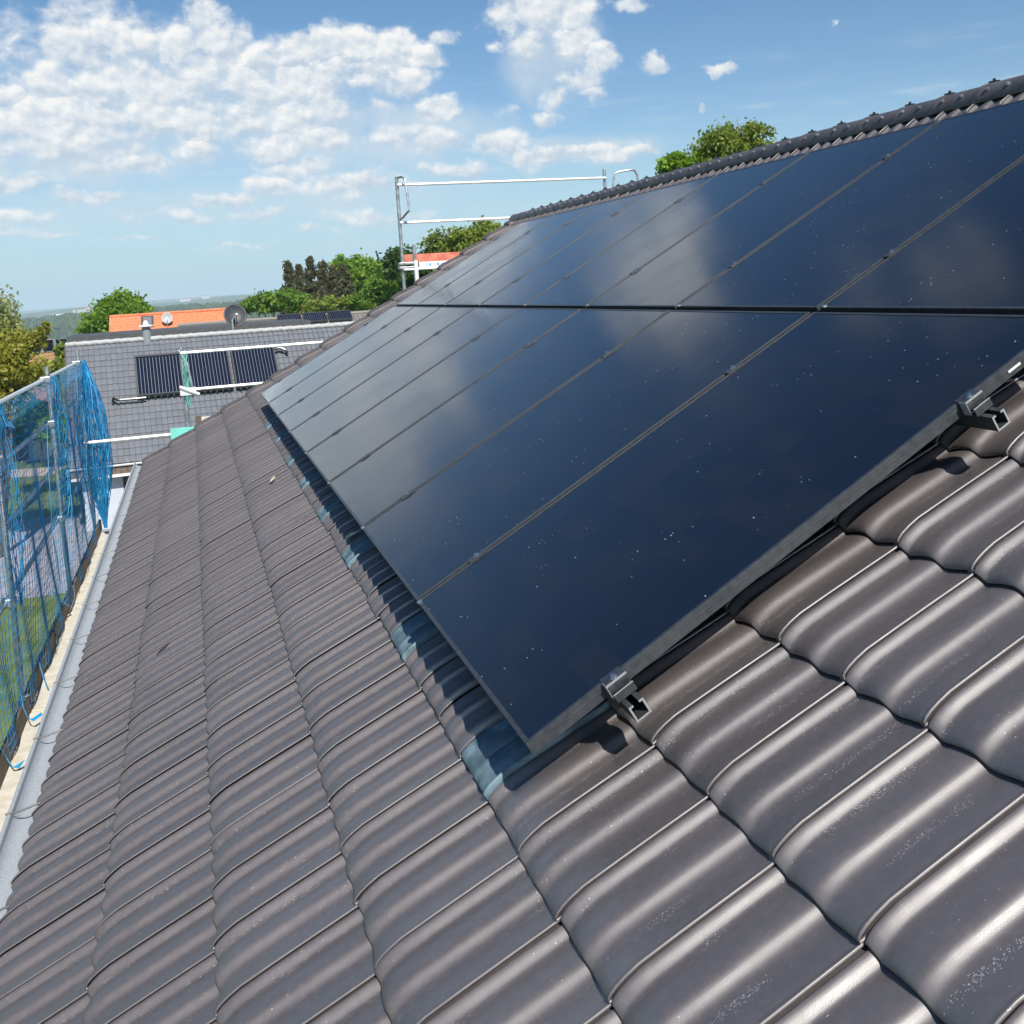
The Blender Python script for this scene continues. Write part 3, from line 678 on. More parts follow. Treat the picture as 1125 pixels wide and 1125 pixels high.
# blue tie straps knotted through the net and over the toe board
def strap(pts, wdt, label):
    b = MB(); vs = []; n = len(pts)
    for i, p in enumerate(pts):
        p = np.array(p, float); d = np.array(pts[min(i + 1, n - 1)], float) - np.array(pts[max(0, i - 1)], float); d /= np.linalg.norm(d)
        s_ = np.cross(d, (1.0, 0.2, 0.5)); s_ /= np.linalg.norm(s_); t_ = np.cross(d, s_) * .0015
        vs += [p + s_ * wdt / 2 + t_, p - s_ * wdt / 2 + t_, p - s_ * wdt / 2 - t_, p + s_ * wdt / 2 - t_]
    fs = []
    for i in range(n - 1):
        for a in range(4): fs.append((i * 4 + a, i * 4 + (a + 1) % 4, (i + 1) * 4 + (a + 1) % 4, (i + 1) * 4 + a))
    fs += [(0, 1, 2, 3), tuple((n - 1) * 4 + a for a in (3, 2, 1, 0))]
    b.add(vs, fs); o = b.build("strap", M_STRAP, smooth=True); tag(o, label, "strap", "blue tie straps on the scaffold")
def P_(x, y, X): 
    d = ray(x, y); return CAM + d * ((X - CAM[0]) / d[0])
strap([P_(0, 820, -2.06), P_(7, 832, -2.04), P_(14, 843, -2.0), P_(20, 842, -1.97), P_(27, 835, -1.93)], .028, "blue strap looped over the toe board nearest the camera")
strap([P_(24, 764, -2.05), P_(26, 778, -2.03), P_(31, 789, -2.0), P_(36, 791, -1.97), P_(46, 784, -1.92)], .022, "dark blue strap curled over the toe board between two brighter ones")
strap([P_(43, 727, -2.05), P_(46, 738, -2.03), P_(49, 747, -2.01), P_(53, 757, -1.97)], .035, "bright blue strap end lying across the deck boards")
strap([P_(55, 684, -2.06), P_(59, 690, -2.05), P_(62, 698, -2.05), P_(62, 707, -2.04)], .035, "bright blue strap bent over the upright toe board under the net")
strap([P_(58, 650, -2.08), P_(66, 658, -2.06), P_(76, 666, -2.02)], .03, "short dark blue strap with a pale tip across the toe board gap")
strap([P_(52, 470, -2.0), P_(53, 500, -2.0), P_(55, 540, -2.0), P_(57, 580, -2.01), P_(63, 615, -2.02), P_(66, 640, -2.04)], .035, "long blue strap hanging down the net beside the second standard")
strap([P_(2, 453, -2.04), P_(5, 465, -2.02), P_(14, 467, -2.0)], .06, "short blue strap knotted on the top rail at the photo's left edge")
# ------------------------------------------------------------------ scaffold beyond the far gable
YG = 12.25
sc2 = thing("scaffolding", "stepped tube scaffold standing behind the far gable, with a red and white deck", "scaffolding", (2.25, YG, -7.0))
GX = [(-0.80, .45), (2.25, 2.57), (5.36, 2.58)]
for x, zt in GX:
    b = MB(); b.tube([(x, YG, -7.0), (x, YG, zt)], 0.0242, 10); b.build("standard", M_GALV, sc2, smooth=True)
for x0, x1, z in ((2.25, 5.36, 2.45), (2.25, 5.36, 1.93), (-.80, 2.25, .36), (-.80, 2.25, -.13)):
    b = MB(); b.tube([(x0, YG - .05, z), (x1, YG - .05, z)], 0.020, 8); b.build("guard_rail", M_GALV_L, sc2, smooth=True)
for x0, x1, z in ((-2.09, -0.80, -.70), (-.80, 2.25, -.70), (2.25, 5.36, 1.28)):
    b = MB(); b.tube([(x0, YG - .05, z), (x1, YG - .05, z)], 0.020, 8); b.build("ledger", M_GALV_L, sc2, smooth=True)
# end guards bent from one tube
b = MB(); b.tube([(2.25, YG, 2.55), (2.30, YG - .10, 2.555), (2.33, YG - .16, 2.52), (2.34, YG - .22, 2.3), (2.34, YG - .28, 2.08), (2.28, YG - .06, 1.99), (2.25, YG, 1.98)], 0.016, 8); b.build("end_guard", M_GALV, sc2, smooth=True)
b = MB(); b.tube([(5.40, YG - .05, 1.9), (5.48, YG - .07, 2.45), (5.50, YG - .07, 2.51), (5.56, YG - .08, 2.53), (5.74, YG - .1, 2.55), (5.80, YG - .1, 2.54), (5.84, YG - .1, 2.48), (5.90, YG - .1, 1.9)], 0.017, 8); b.build("end_guard", M_GALV, sc2, smooth=True)
b = MB(); b.tube([(5.36, YG, 2.2), (5.45, YG - .05, 2.12)], 0.016, 8); b.box(5.32, 5.42, YG - .06, YG + .03, 2.1, 2.22); b.build("coupler", M_GALV, sc2)
b = MB(); b.tube([(-.83, YG - .02, .40), (-.74, YG - .05, .22), (-.70, YG - .06, -.10), (-.76, YG - .05, -.16)], 0.018, 8); b.build("end_guard", M_GALV, sc2, smooth=True)
b = MB(); b.box(-.86, -.66, YG - .09, YG - .03, -.20, -.10); b.tube([(-.86, YG - .1, -.08), (-.62, YG - .1, -.2)], .022, 8); b.build("coupler", M_GALV_L, sc2)
b = MB(); b.tube([(2.42, YG - .02, 1.0), (2.42, YG - .02, 1.62)], 0.0242, 10); b.build("standard", M_GALV, sc2, smooth=True)
b = MB(); b.tube([(2.425, YG - .06, 1.02), (2.425, YG - .06, 1.40)], 0.030, 10); b.build("post_sleeve", M_WHITE, sc2, smooth=True)
for z in (1.30, 1.36): 
    b = MB(); b.box(2.19, 2.45, YG - .07, YG + .05, z - .012, z + .022); b.build("coupler", M_GALV, sc2, bevel=0.005)
b = MB(); b.box(2.48, 5.3, YG - .03, YG + .30, 1.28, 1.375); b.build("deck_board", M_WHITE, sc2, bevel=0.004)
b = MB(); b.box(2.30, 5.3, YG + .32, YG + .35, 1.36, 1.50); b.build("toe_board", M_REDWOOD, sc2)
b = MB()
for i, (x, w1) in enumerate(((2.58, .012), (2.62, .03), (2.70, .012), (2.735, .03), (2.80, .04), (2.86, .012), (2.89, .03), (2.95, .012))):
    b.box(x, x + w1, YG - .0325, YG - .031, 1.312 + .006 * (i % 2), 1.352 - .004 * (i % 3))
b.build("lettering", M_BLUEINK, sc2)
b = MB(); b.box(-1.02, -.58, YG - .28, YG + .3, -.72, -.66); b.box(-1.02, -.58, YG - .30, YG - .28, -.74, -.60); b.build("deck_board", M_TEAL, sc2, bevel=0.004)
b = MB(); b.box(-.55, 2.2, YG - .1, YG + .3, -.72, -.66); b.build("deck_board", M_DECK, sc2, bevel=0.004)
b = MB(); b.box(-.62, 2.2, YG - .12, YG - .10, -.66, -.50); b.build("toe_board", M_DECK, sc2)
b = MB(); b.box(-.70, -.625, YG - .12, YG - .06, -.68, -.49); b.build("toe_board_bracket", M_WOOD, sc2)
b = MB(); bunch(b, -.76, YG - .05, 13, .03, .04, .38, -.35, .004); o = b.build("net_remnant", M_TEAL); tag(o, "strip of teal and blue net tied to the post before the neighbour's collectors", "net")
# ------------------------------------------------------------------ neighbour's house with the grey roof
def frame_house(px_ridge, Y_, ang, slope, dzscale=None):
    pass
A1 = R(2.5); D1 = np.array([math.cos(A1), math.sin(A1), 0]); F1 = np.array([math.sin(A1), -math.cos(A1), 0]); SL1 = R(43)
r0 = ray(72, 379); RL = CAM + r0 * (44.0 / r0[1])                      # left end of the ridge
DS1 = F1 * math.cos(SL1) - np.array([0, 0, 1]) * math.sin(SL1); UP1 = -DS1; N1 = np.cross(D1, UP1); 
def on_plane(x, y, P0, n):
    d = ray(x, y); return CAM + d * (((P0 - CAM) @ n) / (d @ n))
ea = on_plane(134, 508, RL, N1); LSL = float((ea - RL) @ DS1)           # slope length down to the eaves
nh = thing("house", "white neighbouring house with a long grey tile roof, beyond the far gable", "house", tuple(RL + F1 * 4 - np.array([0, 0, RL[2] + 7.6])))
NR = int(round(LSL / 0.335)); g1 = LSL / NR
GT = np.array([-0.03, 0.0, 0.06, 0.3, 0.55, 0.78, 0.93, 0.985, 1.0, 1.005]); GH = np.array([-0.045, -0.036, -0.030, -0.022, -0.012, 0.0, 0.004, 0.008, 0.004, -0.040])
GS = np.array([0.0, 0.004, 0.05, 0.39]); GN = np.array([-0.085, -0.010, 0.0, -0.040])
PT1 = 0.205
g, uvg, tg = tile_grid(range(1, 104), range(0, NR), (RL + DS1 * LSL, D1, UP1, N1), 0.0, 0.0, 0.0, PT1, g1, GT, GH, GS, GN, jit=2.0)
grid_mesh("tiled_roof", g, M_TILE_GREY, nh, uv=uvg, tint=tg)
L1 = 103 * PT1
ridge_t = MB()
for i in range(54):
    a = i * .40
    ridge_t.tube([RL + D1 * a + np.array([0, 0, -.01]), RL + D1 * (a + .40) + np.array([0, 0, .012])], .105, 10)
ridge_t.build("ridge", M_WHITE if False else mat("pale_ridge", (0.42, 0.42, 0.42), .6, var=.15), nh, smooth=True)
B1 = F1 * -1 * math.cos(SL1) - np.array([0, 0, 1]) * math.sin(SL1)
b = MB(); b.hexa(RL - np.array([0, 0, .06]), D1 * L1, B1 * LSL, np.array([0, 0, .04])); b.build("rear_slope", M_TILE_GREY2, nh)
E1 = RL + DS1 * LSL
b = MB(); b.hexa(RL - D1 * .04 + N1 * .02, D1 * .05, DS1 * LSL, N1 * -.2); b.build("verge", M_DARKGREY, nh)
b = MB(); c = E1 + F1 * .05 - np.array([0, 0, .06])
rings = [[c + D1 * a + F1 * (.07 * math.cos(q)) + np.array([0, 0, .07 * math.sin(q)]) for q in np.linspace(0, -math.pi, 9)] for a in (-.05, L1)]
grid_mesh("gutter", np.array([rings]), mat("white_gutter", (.78, .77, .75), .45), nh)
b = MB(); b.hexa(E1 - F1 * .42 - np.array([0, 0, .42]), D1 * L1, F1 * .44, np.array([0, 0, .05])); b.hexa(E1 + F1 * .0 - np.array([0, 0, .38]), D1 * L1, F1 * .022, np.array([0, 0, .2])); b.build("eaves_board", M_WOOD, nh)
b = MB(); b.hexa(E1 + F1 * .03 - np.array([0, 0, .50]), D1 * L1, F1 * .025, np.array([0, 0, .10])); b.build("eaves_trim", M_WHITE, nh)
wtop = E1 - F1 * .45 - np.array([0, 0, .45]); depth = 2 * LSL * math.cos(SL1) - .9
b = MB(); b.hexa(wtop + D1 * .35 - np.array([0, 0, 3.4]), D1 * (L1 - .7), -F1 * depth, np.array([0, 0, 3.38]))
gl = RL + D1 * .35 - np.array([0, 0, .25])
b.prism([wtop + D1 * .35, wtop + D1 * .35 - F1 * depth, gl], D1 * .25); b.build("wall", M_WALL, nh)
dpx = on_plane(139, 527, wtop - F1 * -.01, F1); s0 = float((dpx - wtop) @ D1)
b = MB(); b.hexa(wtop + D1 * (s0 - .12) - np.array([0, 0, 2.3]) + F1 * .012, D1 * 1.6, F1 * .03, np.array([0, 0, 2.25])); dr = b.build("window", M_DARK, nh)
b = MB(); b.hexa(wtop + D1 * (s0 - .05) - np.array([0, 0, 2.2]) + F1 * .043, D1 * 1.46, F1 * .01, np.array([0, 0, 2.1])); b.build("pane", M_PANE, dr)
lw0 = wtop + F1 * 1.6 - np.array([0, 0, 3.85])
b = MB(); b.hexa(lw0 + D1 * .2, D1 * 7, F1 * .24, np.array([0, 0, 1.25])); b.hexa(lw0 + D1 * .15 + F1 * -.03 + np.array([0, 0, 1.252]), D1 * 7.1, F1 * .30, np.array([0, 0, .06]))
o = b.build("garden_wall", M_WHITE); tag(o, "low white garden wall in front of the neighbour's white house wall", "wall")
# vent pipe on the ridge
vp = RL + D1 * float((on_plane(161, 366, RL, F1) - RL) @ D1)
b = MB(); b.tube([vp + np.array([0, 0, -.2]), vp + np.array([0, 0, .50])], .17, 12); vpo = b.build("chimney_pipe", mat("grey_vent", (.25, .27, .29), .5), nh, smooth=True)
b = MB(); b.tube([vp + np.array([0, 0, .50]), vp + np.array([0, 0, .56])], .31, 12); b.tube([vp + np.array([0, 0, .56]), vp + np.array([0, 0, .74])], .13, 10, r1=.06); b.build("pipe_cap", M_WHITE, vpo, smooth=True)
# evacuated tube collectors
def collector(name, O, ux, uy, un, W_, H_, ntub, label, group, pipes=False):
    root = thing(name, label, "solar collector", tuple(O), group=group)
    O = np.array(O); b = MB(); f = .05
    b.hexa(O, ux * W_, uy * f, un * .11); b.hexa(O + uy * (H_ - .09), ux * W_, uy * .09, un * .12)
    b.hexa(O + uy * f, ux * f, uy * (H_ - .09 - f), un * .11); b.hexa(O + ux * (W_ - f) + uy * f, ux * f, uy * (H_ - .09 - f), un * .11)
    b.build("frame", M_COLF, root)
    b = MB(); b.hexa(O + ux * f + uy * f + un * .02, ux * (W_ - 2 * f), uy * (H_ - .09 - f), un * .02); b.build("reflector", M_REFL, root)
    p = (W_ - 2 * f) / ntub
    for i in range(ntub):
        c = O + ux * (f + p * (i + .5)) + un * .075
        b = MB(); b.tube([c + uy * f, c + uy * (H_ - .1)], p * .42, 8); b.build("glass_tube", M_TUBE, root, smooth=True)
    if pipes:
        for sgn, base in ((-1, O - uy * .08 + un * .05), (1, O + ux * W_ + uy * (H_ - .2) + un * .05)):
            b = MB(); e = base + (ux * -.0 if sgn < 0 else ux * 0)
            if pipes == 'left' and sgn < 0: b.tube([e + ux * .3, e - ux * .55, e - ux * .75 + un * .02, e - ux * .86 + uy * .12, e - ux * .9 - un * .1], .05, 8); b.build("pipe", M_DARK, root, smooth=True)
            if pipes == 'right' and sgn > 0: b.tube([e - ux * .02, e + ux * .25 + uy * .06, e + ux * .45 - uy * .1, e + ux * .5 - uy * .22 - un * .1], .06, 8); b.build("pipe", M_DARK, root, smooth=True)
    # standing brackets under the lower edge
    for i in range(7):
        b = MB(); b.hexa(O + ux * (.15 + i * (W_ - .35) / 6) - un * .06 - uy * .05, ux * .05, uy * .3, un * .07); b.build("bracket", M_COLF, root)
    return root
NO1 = 0.15
def solve_coll(P0, n, q0, q1, q2):
    a, bq, c = on_plane(*q0, P0, n), on_plane(*q1, P0, n), on_plane(*q2, P0, n); return a, bq, c
pl0 = RL + N1 * NO1
tl, tr_, bl = solve_coll(pl0, N1, (147.5, 393), (300, 379.3), (149.5, 437))
W3 = float((tr_ - tl) @ D1); Hc = float((bl - tl) @ DS1); gap = .10; wc = (W3 - 2 * gap) / 3
for i in range(3):
    collector("tube_collector", tl + DS1 * Hc + D1 * (i * (wc + gap)), D1, UP1, N1, wc, Hc, 13,
              ["leftmost of the three tube collectors on the nearer grey roof", "middle one of the three tube collectors on the nearer grey roof, behind the scaffold post",
               "tube collector on the nearer grey roof, partly hidden by the brown verge"][i], "tube collectors on the nearer grey roof", pipes=('left', False, 'right')[i])
# ------------------------------------------------------------------ second grey house behind it
r0 = ray(300, 341); R2L = CAM + ray(195, 357.5) * (72.0 / ray(195, 357.5)[1]); SL2 = R(30)
A2 = A1; D2 = D1; DS2 = F1 * math.cos(SL2) - np.array([0, 0, 1]) * math.sin(SL2); UP2 = -DS2; N2h = np.cross(D2, UP2)
h2 = thing("house", "second grey tiled house just behind the nearer grey roof's ridge, with a dish and collectors", "house", tuple(R2L + F1 * 4 - np.array([0, 0, R2L[2] + 8.2])))
LS2 = 6.0; n2 = 16
g, uvg, tg = tile_grid(range(1, 96), range(0, n2), (R2L + DS2 * LS2, D2, UP2, N2h), 0.0, 0.0, 0.0, .30, LS2 / n2, GT, GH, GS, GN, jit=2.0)
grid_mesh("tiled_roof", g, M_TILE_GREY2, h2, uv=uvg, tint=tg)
b = MB(); b.tube([R2L, R2L + D2 * 28.5], .12, 8); b.build("ridge", M_TILE_EDGE if False else mat("worn_ridge", (.24, .22, .20), .7, var=.2), h2)
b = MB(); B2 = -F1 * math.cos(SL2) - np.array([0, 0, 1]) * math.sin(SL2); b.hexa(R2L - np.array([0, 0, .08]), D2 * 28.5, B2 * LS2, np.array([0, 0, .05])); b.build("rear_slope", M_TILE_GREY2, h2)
e2 = R2L + DS2 * LS2 - F1 * .4; b = MB(); dep2 = 2 * LS2 * math.cos(SL2) - .8
b.hexa(np.array([e2[0], e2[1], R2L[2] - 8.2]) + D2 * .3, D2 * 27.8, -F1 * dep2, np.array([0, 0, 8.2 - LS2 * math.sin(SL2) - .1])); b.prism([e2 + D2 * .3, e2 + D2 * .3 - F1 * dep2, R2L + D2 * .3 - np.array([0, 0, .2])], D2 * .25); b.build("wall", M_CREAM, h2)
# lower flat-roofed annex on its left
an0 = CAM + ray(77, 372) * (64 / ray(77, 372)[1]); an1 = an0 + D1 * 13.5
b = MB(); b.hexa(an0 - np.array([0, 0, 8.0]), D1 * 13.5, -F1 * 7.0, np.array([0, 0, 7.75])); ax = b.build("annex_wall", M_CREAM, h2)
b = MB(); b.hexa(an0 - D1 * .2 + F1 * .2 - np.array([0, 0, .23]), D1 * 13.9, -F1 * 7.4, np.array([0, 0, .30])); b.build("annex_roof", M_DARKGREY, h2)
pl2 = R2L + N2h * .12
tl2, tr2, bl2 = solve_coll(pl2, N2h, (304, 347.5), (384, 341.5), (305, 357))
W3 = float((tr2 - tl2) @ D2); H2 = float((bl2 - tl2) @ DS2); wc = (W3 - .24) / 3
for i in range(3):
    collector("tube_collector", tl2 + DS2 * H2 + D2 * (i * (wc + .12)), D2, UP2, N2h, wc, H2, 12,
              ["leftmost of the three small tube collectors on the farther grey roof", "middle one of the three small tube collectors on the farther grey roof",
               "rightmost of the three small tube collectors on the farther grey roof"][i], "tube collectors on the farther grey roof")
# satellite dishes
def dish(name, c, dirv, rad, mast_to, m_, label, centre=None):
    root = thing(name, label, "satellite dish", tuple(mast_to)); c = np.array(c); d = np.array(dirv, float); d /= np.linalg.norm(d)
    a = np.cross(d, (0, 0, 1.0)); a /= np.linalg.norm(a); bq = np.cross(a, d); rings = []
    for s_ in (1, -1):
        for k_ in (range(0, 8) if s_ == 1 else range(7, -1, -1)):
            q = k_ / 7 * rad; o_ = d * (q * q / (3.2 * rad)) - d * (.012 if s_ < 0 else 0)
            rings.append([c + o_ + (a * math.cos(x) + bq * 1.08 * math.sin(x)) * max(q, .004) for x in np.linspace(0, 2 * math.pi, 25)])
    grid_mesh("reflector", np.array([rings]), m_, root)
    b = MB(); b.tube([c - d * .03, c - d * .18, np.array(mast_to) + (0, 0, .5), np.array(mast_to)], .035, 8); b.build("mast", M_GALV, root)
    b = MB(); b.tube([c - bq * rad * 1.0 + d * .3 * rad, c + d * rad * 1.15 - bq * .25 * rad], .018, 6); ar = b.build("arm", M_GALV, root)
    b = MB(); e = c + d * rad * 1.15 - bq * .25 * rad; b.tube([e + d * .03, e - d * .10], .045, 8); b.build("receiver_head", M_WHITE, ar)
dc = at(258, 347, 47.5)
dish("satellite_dish", dc, (0.10, -1, 0.35), .50, RL + D1 * float((on_plane(256, 360, RL, F1) - RL) @ D1) + np.array([0, 0, .0]), M_DISH, "large dark grey satellite dish standing above the nearer grey roof's ridge")
# ------------------------------------------------------------------ orange-roofed house
DO = 88.0
o_l, o_r = CAM + ray(120, 348) * (DO / ray(120, 348)[1]), CAM + ray(250, 336.2) * (DO * 1.0 / ray(250, 336.2)[1])
o_r[2] = o_l[2]; dO = o_r - o_l; LO = np.linalg.norm(dO); dO /= LO; fO = np.array([dO[1], -dO[0], 0]); SLO = R(38)
oh = thing("house", "house with a bright orange tile roof between the round tree and the dish", "house", tuple(o_l + fO * 3 - np.array([0, 0, o_l[2] + 8.3])))
dn = fO * math.cos(SLO) - np.array([0, 0, 1]) * math.sin(SLO); nO = np.cross(dO, -dn)
g, uvg, tg = tile_grid(range(1, int(LO / .3) + 1), range(0, 14), (o_l + dn * 5.2, dO, -dn, nO), 0, 0, 0, .30, 5.2 / 14, GT, GH, GS, GN, jit=2.0)
grid_mesh("tiled_roof", g, M_ORANGE, oh, uv=uvg, tint=tg)
b = MB(); b.tube([o_l, o_l + dO * LO], .11, 8); b.build("ridge", M_ORANGE, oh)
up = -fO * math.cos(SLO) - np.array([0, 0, 1]) * math.sin(SLO)
b = MB(); b.hexa(o_l - np.array([0, 0, .08]), dO * LO, up * 5.2, np.array([0, 0, .05])); b.build("rear_slope", M_ORANGE, oh)
eo = o_l + dn * 5.0; b = MB(); dpo = 2 * 5.0 * math.cos(SLO); b.hexa(np.array([eo[0], eo[1], o_l[2] - 8.3]) + dO * .25, dO * (LO - .5), -fO * dpo, np.array([0, 0, 8.3 - 5.0 * math.sin(SLO) - .1]))
b.prism([eo + dO * .25, eo + dO * .25 - fO * dpo, o_l + dO * .25 - np.array([0, 0, .15])], dO * .2); b.build("wall", M_CREAM, oh)
wa, wb, wc_ = solve_coll(o_l + nO * .05, nO, (155, 348.5), (168.5, 347.5), (155, 359.5))
Ww = float((wb - wa) @ dO); Hw = float((wc_ - wa) @ dn)
b = MB(); b.hexa(wa + dn * Hw, dO * Ww, -dn * Hw, nO * .10); wi = b.build("window", M_DARKGREY, oh)
b = MB(); b.hexa(wa + dn * (Hw - .15) + dO * .15 + nO * .102, dO * (Ww - .3), -dn * (Hw - .3), nO * .02); b.build("pane", mat("skylight_pane", (.20, .19, .19), .35), wi)
rc = on_plane(184, 353.5, o_l + nO * .1, nO) + nO * .35
dish("satellite_dish", rc, (0.0, -1, 0.3), .42, on_plane(184, 360, o_l, nO), mat("pale_dish", (.42, .44, .46), .5), "small pale round dish on the orange roof, right of its skylight")
# ------------------------------------------------------------------ red-roofed house among the trees on the left
lh_c = at(36, 392, 78)
lh = thing("house", "low house with a dull red roof and panels among the trees at the left edge", "house", (lh_c[0], lh_c[1], -8.0))
xl, xr = at(-6, 377, 78), at(57, 373.5, 78); xr[2] = xl[2]; dl = xr - xl; Ll = np.linalg.norm(dl); dl /= Ll; fl = np.array([dl[1], -dl[0], 0]); sl = fl * math.cos(R(35)) - np.array([0, 0, 1]) * math.sin(R(35)); nl = np.cross(dl, -sl)
b = MB(); b.hexa(xl + sl * 3.2, dl * Ll, -sl * 3.2, -nl * .12); b.hexa(xl - np.array([0, 0, .13]), dl * Ll, (-fl * math.cos(R(35)) - np.array([0, 0, 1]) * math.sin(R(35))) * 3.2, np.array([0, 0, .1])); b.build("roof", M_REDROOF, lh)
el_ = xl + sl * 3.0; b = MB(); b.hexa(np.array([el_[0], el_[1], -8.0]) + dl * .2, dl * (Ll - .4), -fl * 4.9, np.array([0, 0, 8 + el_[2] - .05])); b.prism([el_ + dl * .2, el_ + dl * .2 - fl * 4.9, xl + dl * .2 - np.array([0, 0, .15])], dl * .3); b.prism([el_ + dl * (Ll - .5), el_ + dl * (Ll - .5) - fl * 4.9, xl + dl * (Ll - .5) - np.array([0, 0, .15])], dl * .3); b.build("wall", M_REDROOF if False else mat("brick_red_wall", (.36, .17, .12), .9, var=.15), lh)
for i in range(5):
    root = thing("solar_panel", f"{['leftmost','second','third','fourth','rightmost'][i]} small dark panel in the row on the dull red roof among the trees", "solar panel", tuple(xl + dl * (.4 + i * .84)), group="small panels on the dull red roof")
    O_ = xl + sl * 1.55 + dl * (.35 + i * .84) + nl * .05
    b = MB(); b.hexa(O_, dl * .78, -sl * 1.35, nl * .05); b.build("frame", M_REFL, root); b = MB(); b.hexa(O_ + dl * .05 - sl * .05 + nl * .052, dl * .68, -sl * 1.25, nl * .01); b.build("glass", M_GLASS, root)
# ------------------------------------------------------------------ trees
def leaves(centres, radii, nleaf, size, flat=0.0, droop=0.0, shell=0.55, clumps=26, seed=1):
    """leaf-sized two-triangle faces gathered in clumps through the volume of each lobe"""
    g_ = np.random.default_rng(seed); C_ = []; tot_ = sum(r[0] * r[1] * r[2] for r in radii) ** (1.0)
    for c, r in zip(centres, radii):
        share = max(60, int(nleaf * (r[0] * r[1] * r[2]) ** .8 / sum((q[0] * q[1] * q[2]) ** .8 for q in radii)))
        nc = max(6, int(clumps * (share / nleaf) * 3))
        d = g_.normal(size=(nc, 3)); d /= np.linalg.norm(d, axis=1)[:, None]
        rad = (shell + (1 - shell) * g_.random(nc)) ** 1.0 * (0.86 + .3 * g_.random(nc))
        cc = np.array(c) + d * rad[:, None] * np.array(r)
        k_ = g_.integers(0, nc, share); cs = min(r) * (0.26 + .16 * g_.random(nc))
        pts = cc[k_] + g_.normal(size=(share, 3)) * cs[k_][:, None] * np.array([1, 1, .75])
        C_.append(np.c_[pts, (k_ * 0.6180339) % 1.0])
    A_ = np.concatenate(C_); n = len(A_); P0 = A_[:, :3]; tone = A_[:, 3]
    a = g_.normal(size=(n, 3)); a[:, 2] -= droop; a /= np.linalg.norm(a, axis=1)[:, None]
    h = g_.normal(size=(n, 3)); h[:, 2] += flat; bq = np.cross(a, h); bq /= (np.linalg.norm(bq, axis=1)[:, None] + 1e-9)
    s_ = size * (0.6 + .8 * g_.random(n))[:, None]
    nn = np.cross(a, bq)
    v0 = P0 - a * s_; v1 = P0 + bq * s_ * .62 + nn * s_ * .2; v2 = P0 + a * s_; v3 = P0 - bq * s_ * .62 + nn * s_ * .2
    vs = np.stack([v0, v1, v2, v3], 1); tint = np.clip(.5 * tone + .5 * g_.random(n), 0, 1)
    return vs, tint
def leaf_mesh(name, vs, tint, m_, parent):
    off = LOC.get(parent, np.zeros(3)); n = len(vs)
    me = bpy.data.meshes.new(name); me.vertices.add(n * 4); me.vertices.foreach_set("co", (vs.reshape(-1, 3) - off).astype(np.float32).ravel())
    me.loops.add(n * 4); me.loops.foreach_set("vertex_index", np.arange(n * 4, dtype=np.int32)); me.polygons.add(n); me.polygons.foreach_set("loop_start", (np.arange(n) * 4).astype(np.int32))
    me.update(calc_edges=True); at_ = me.attributes.new("tint", 'FLOAT', 'POINT'); at_.data.foreach_set("value", np.repeat(tint, 4).astype(np.float32)); me.materials.append(m_)
    o = link(bpy.data.objects.new(name, me), parent); LOC[o] = off; return o
L_BRIGHT = leaf_material("bright_leaf", (0.0966, 0.1843, 0.0175), (0.2633, 0.4212, 0.0386))
L_MID = leaf_material("mid_leaf", (0.0702, 0.1492, 0.0211), (0.2106, 0.3510, 0.0386), (0.3335, 0.4563, 0.0702))
L_DARK = leaf_material("dark_leaf", (0.0316, 0.0772, 0.0211), (0.0878, 0.1668, 0.0316))
L_YELLOW = leaf_material("yellow_green_leaf", (0.1580, 0.1843, 0.0281), (0.4388, 0.4212, 0.0702), (0.5616, 0.4914, 0.1404))
L_PALE = leaf_material("pale_leaf", (0.1930, 0.2281, 0.0878), (0.4388, 0.4738, 0.2106), (0.5792, 0.5792, 0.3510))
L_CONI = leaf_material("conifer_needles", (0.0615, 0.0789, 0.0351), (0.1755, 0.1668, 0.0878), (0.3510, 0.2457, 0.1580))
L_OLIVE = leaf_material("olive_leaf", (0.1141, 0.1668, 0.0281), (0.3159, 0.3774, 0.0702), (0.4388, 0.4212, 0.1229))
def tree(name, label, lobes, D, m_, nleaf, leafpx, ground=-8.0, seed=1, group=None, depth=1.0, trunk_px=None, shell=.55, clumps=26, flat=0.0, cat="tree"):
    """lobes: (px, py, rx, ry) in photo pixels at distance D"""
    k_ = D / FPX * 1.02; cs, rs = [], []
    for i, (px, py, rx, ry) in enumerate(lobes):
        c = at(px, py, D + ((i * 37) % 5 - 2) * .28 * rx * k_); cs.append(c); rs.append((rx * k_, rx * k_ * depth, ry * k_))
    bx = trunk_px if trunk_px is not None else lobes[0][0]
    base = at(bx, lobes[0][1], D); base = np.array([base[0], base[1], ground])
    root = thing(name, label, cat, tuple(base), group=group)
    vs, tn = leaves(cs, rs, nleaf, leafpx * k_, seed=seed, shell=shell, clumps=clumps, flat=flat); leaf_mesh("crown", vs, tn, m_, root)
    H_ = max(c[2] for c in cs) - ground; b = MB(); r0_ = max(.07, H_ * .016)
    topc = np.array(cs[0]); mid = base + (topc - base) * .5 + np.array([.1, 0, 0])
    b.tube([base, mid, topc], r0_, 9, r1=r0_ * .35)
    for i, c in enumerate(cs):
        s0 = base + (topc - base) * (.45 + .12 * (i % 3)); e = np.array(c)
        b.tube([s0, s0 + (e - s0) * .5 + np.array([0, 0, .12 * np.linalg.norm(e - s0)]), e], r0_ * .45, 6, r1=r0_ * .12)
        g_ = np.random.default_rng(seed + i)
        for q in range(5):
            dd = g_.normal(size=3); dd /= np.linalg.norm(dd); b.tube([e, e + dd * np.array(rs[i]) * .8], r0_ * .14, 4, r1=r0_ * .04)
    b.build("trunk", M_BARK, root, smooth=True); return root
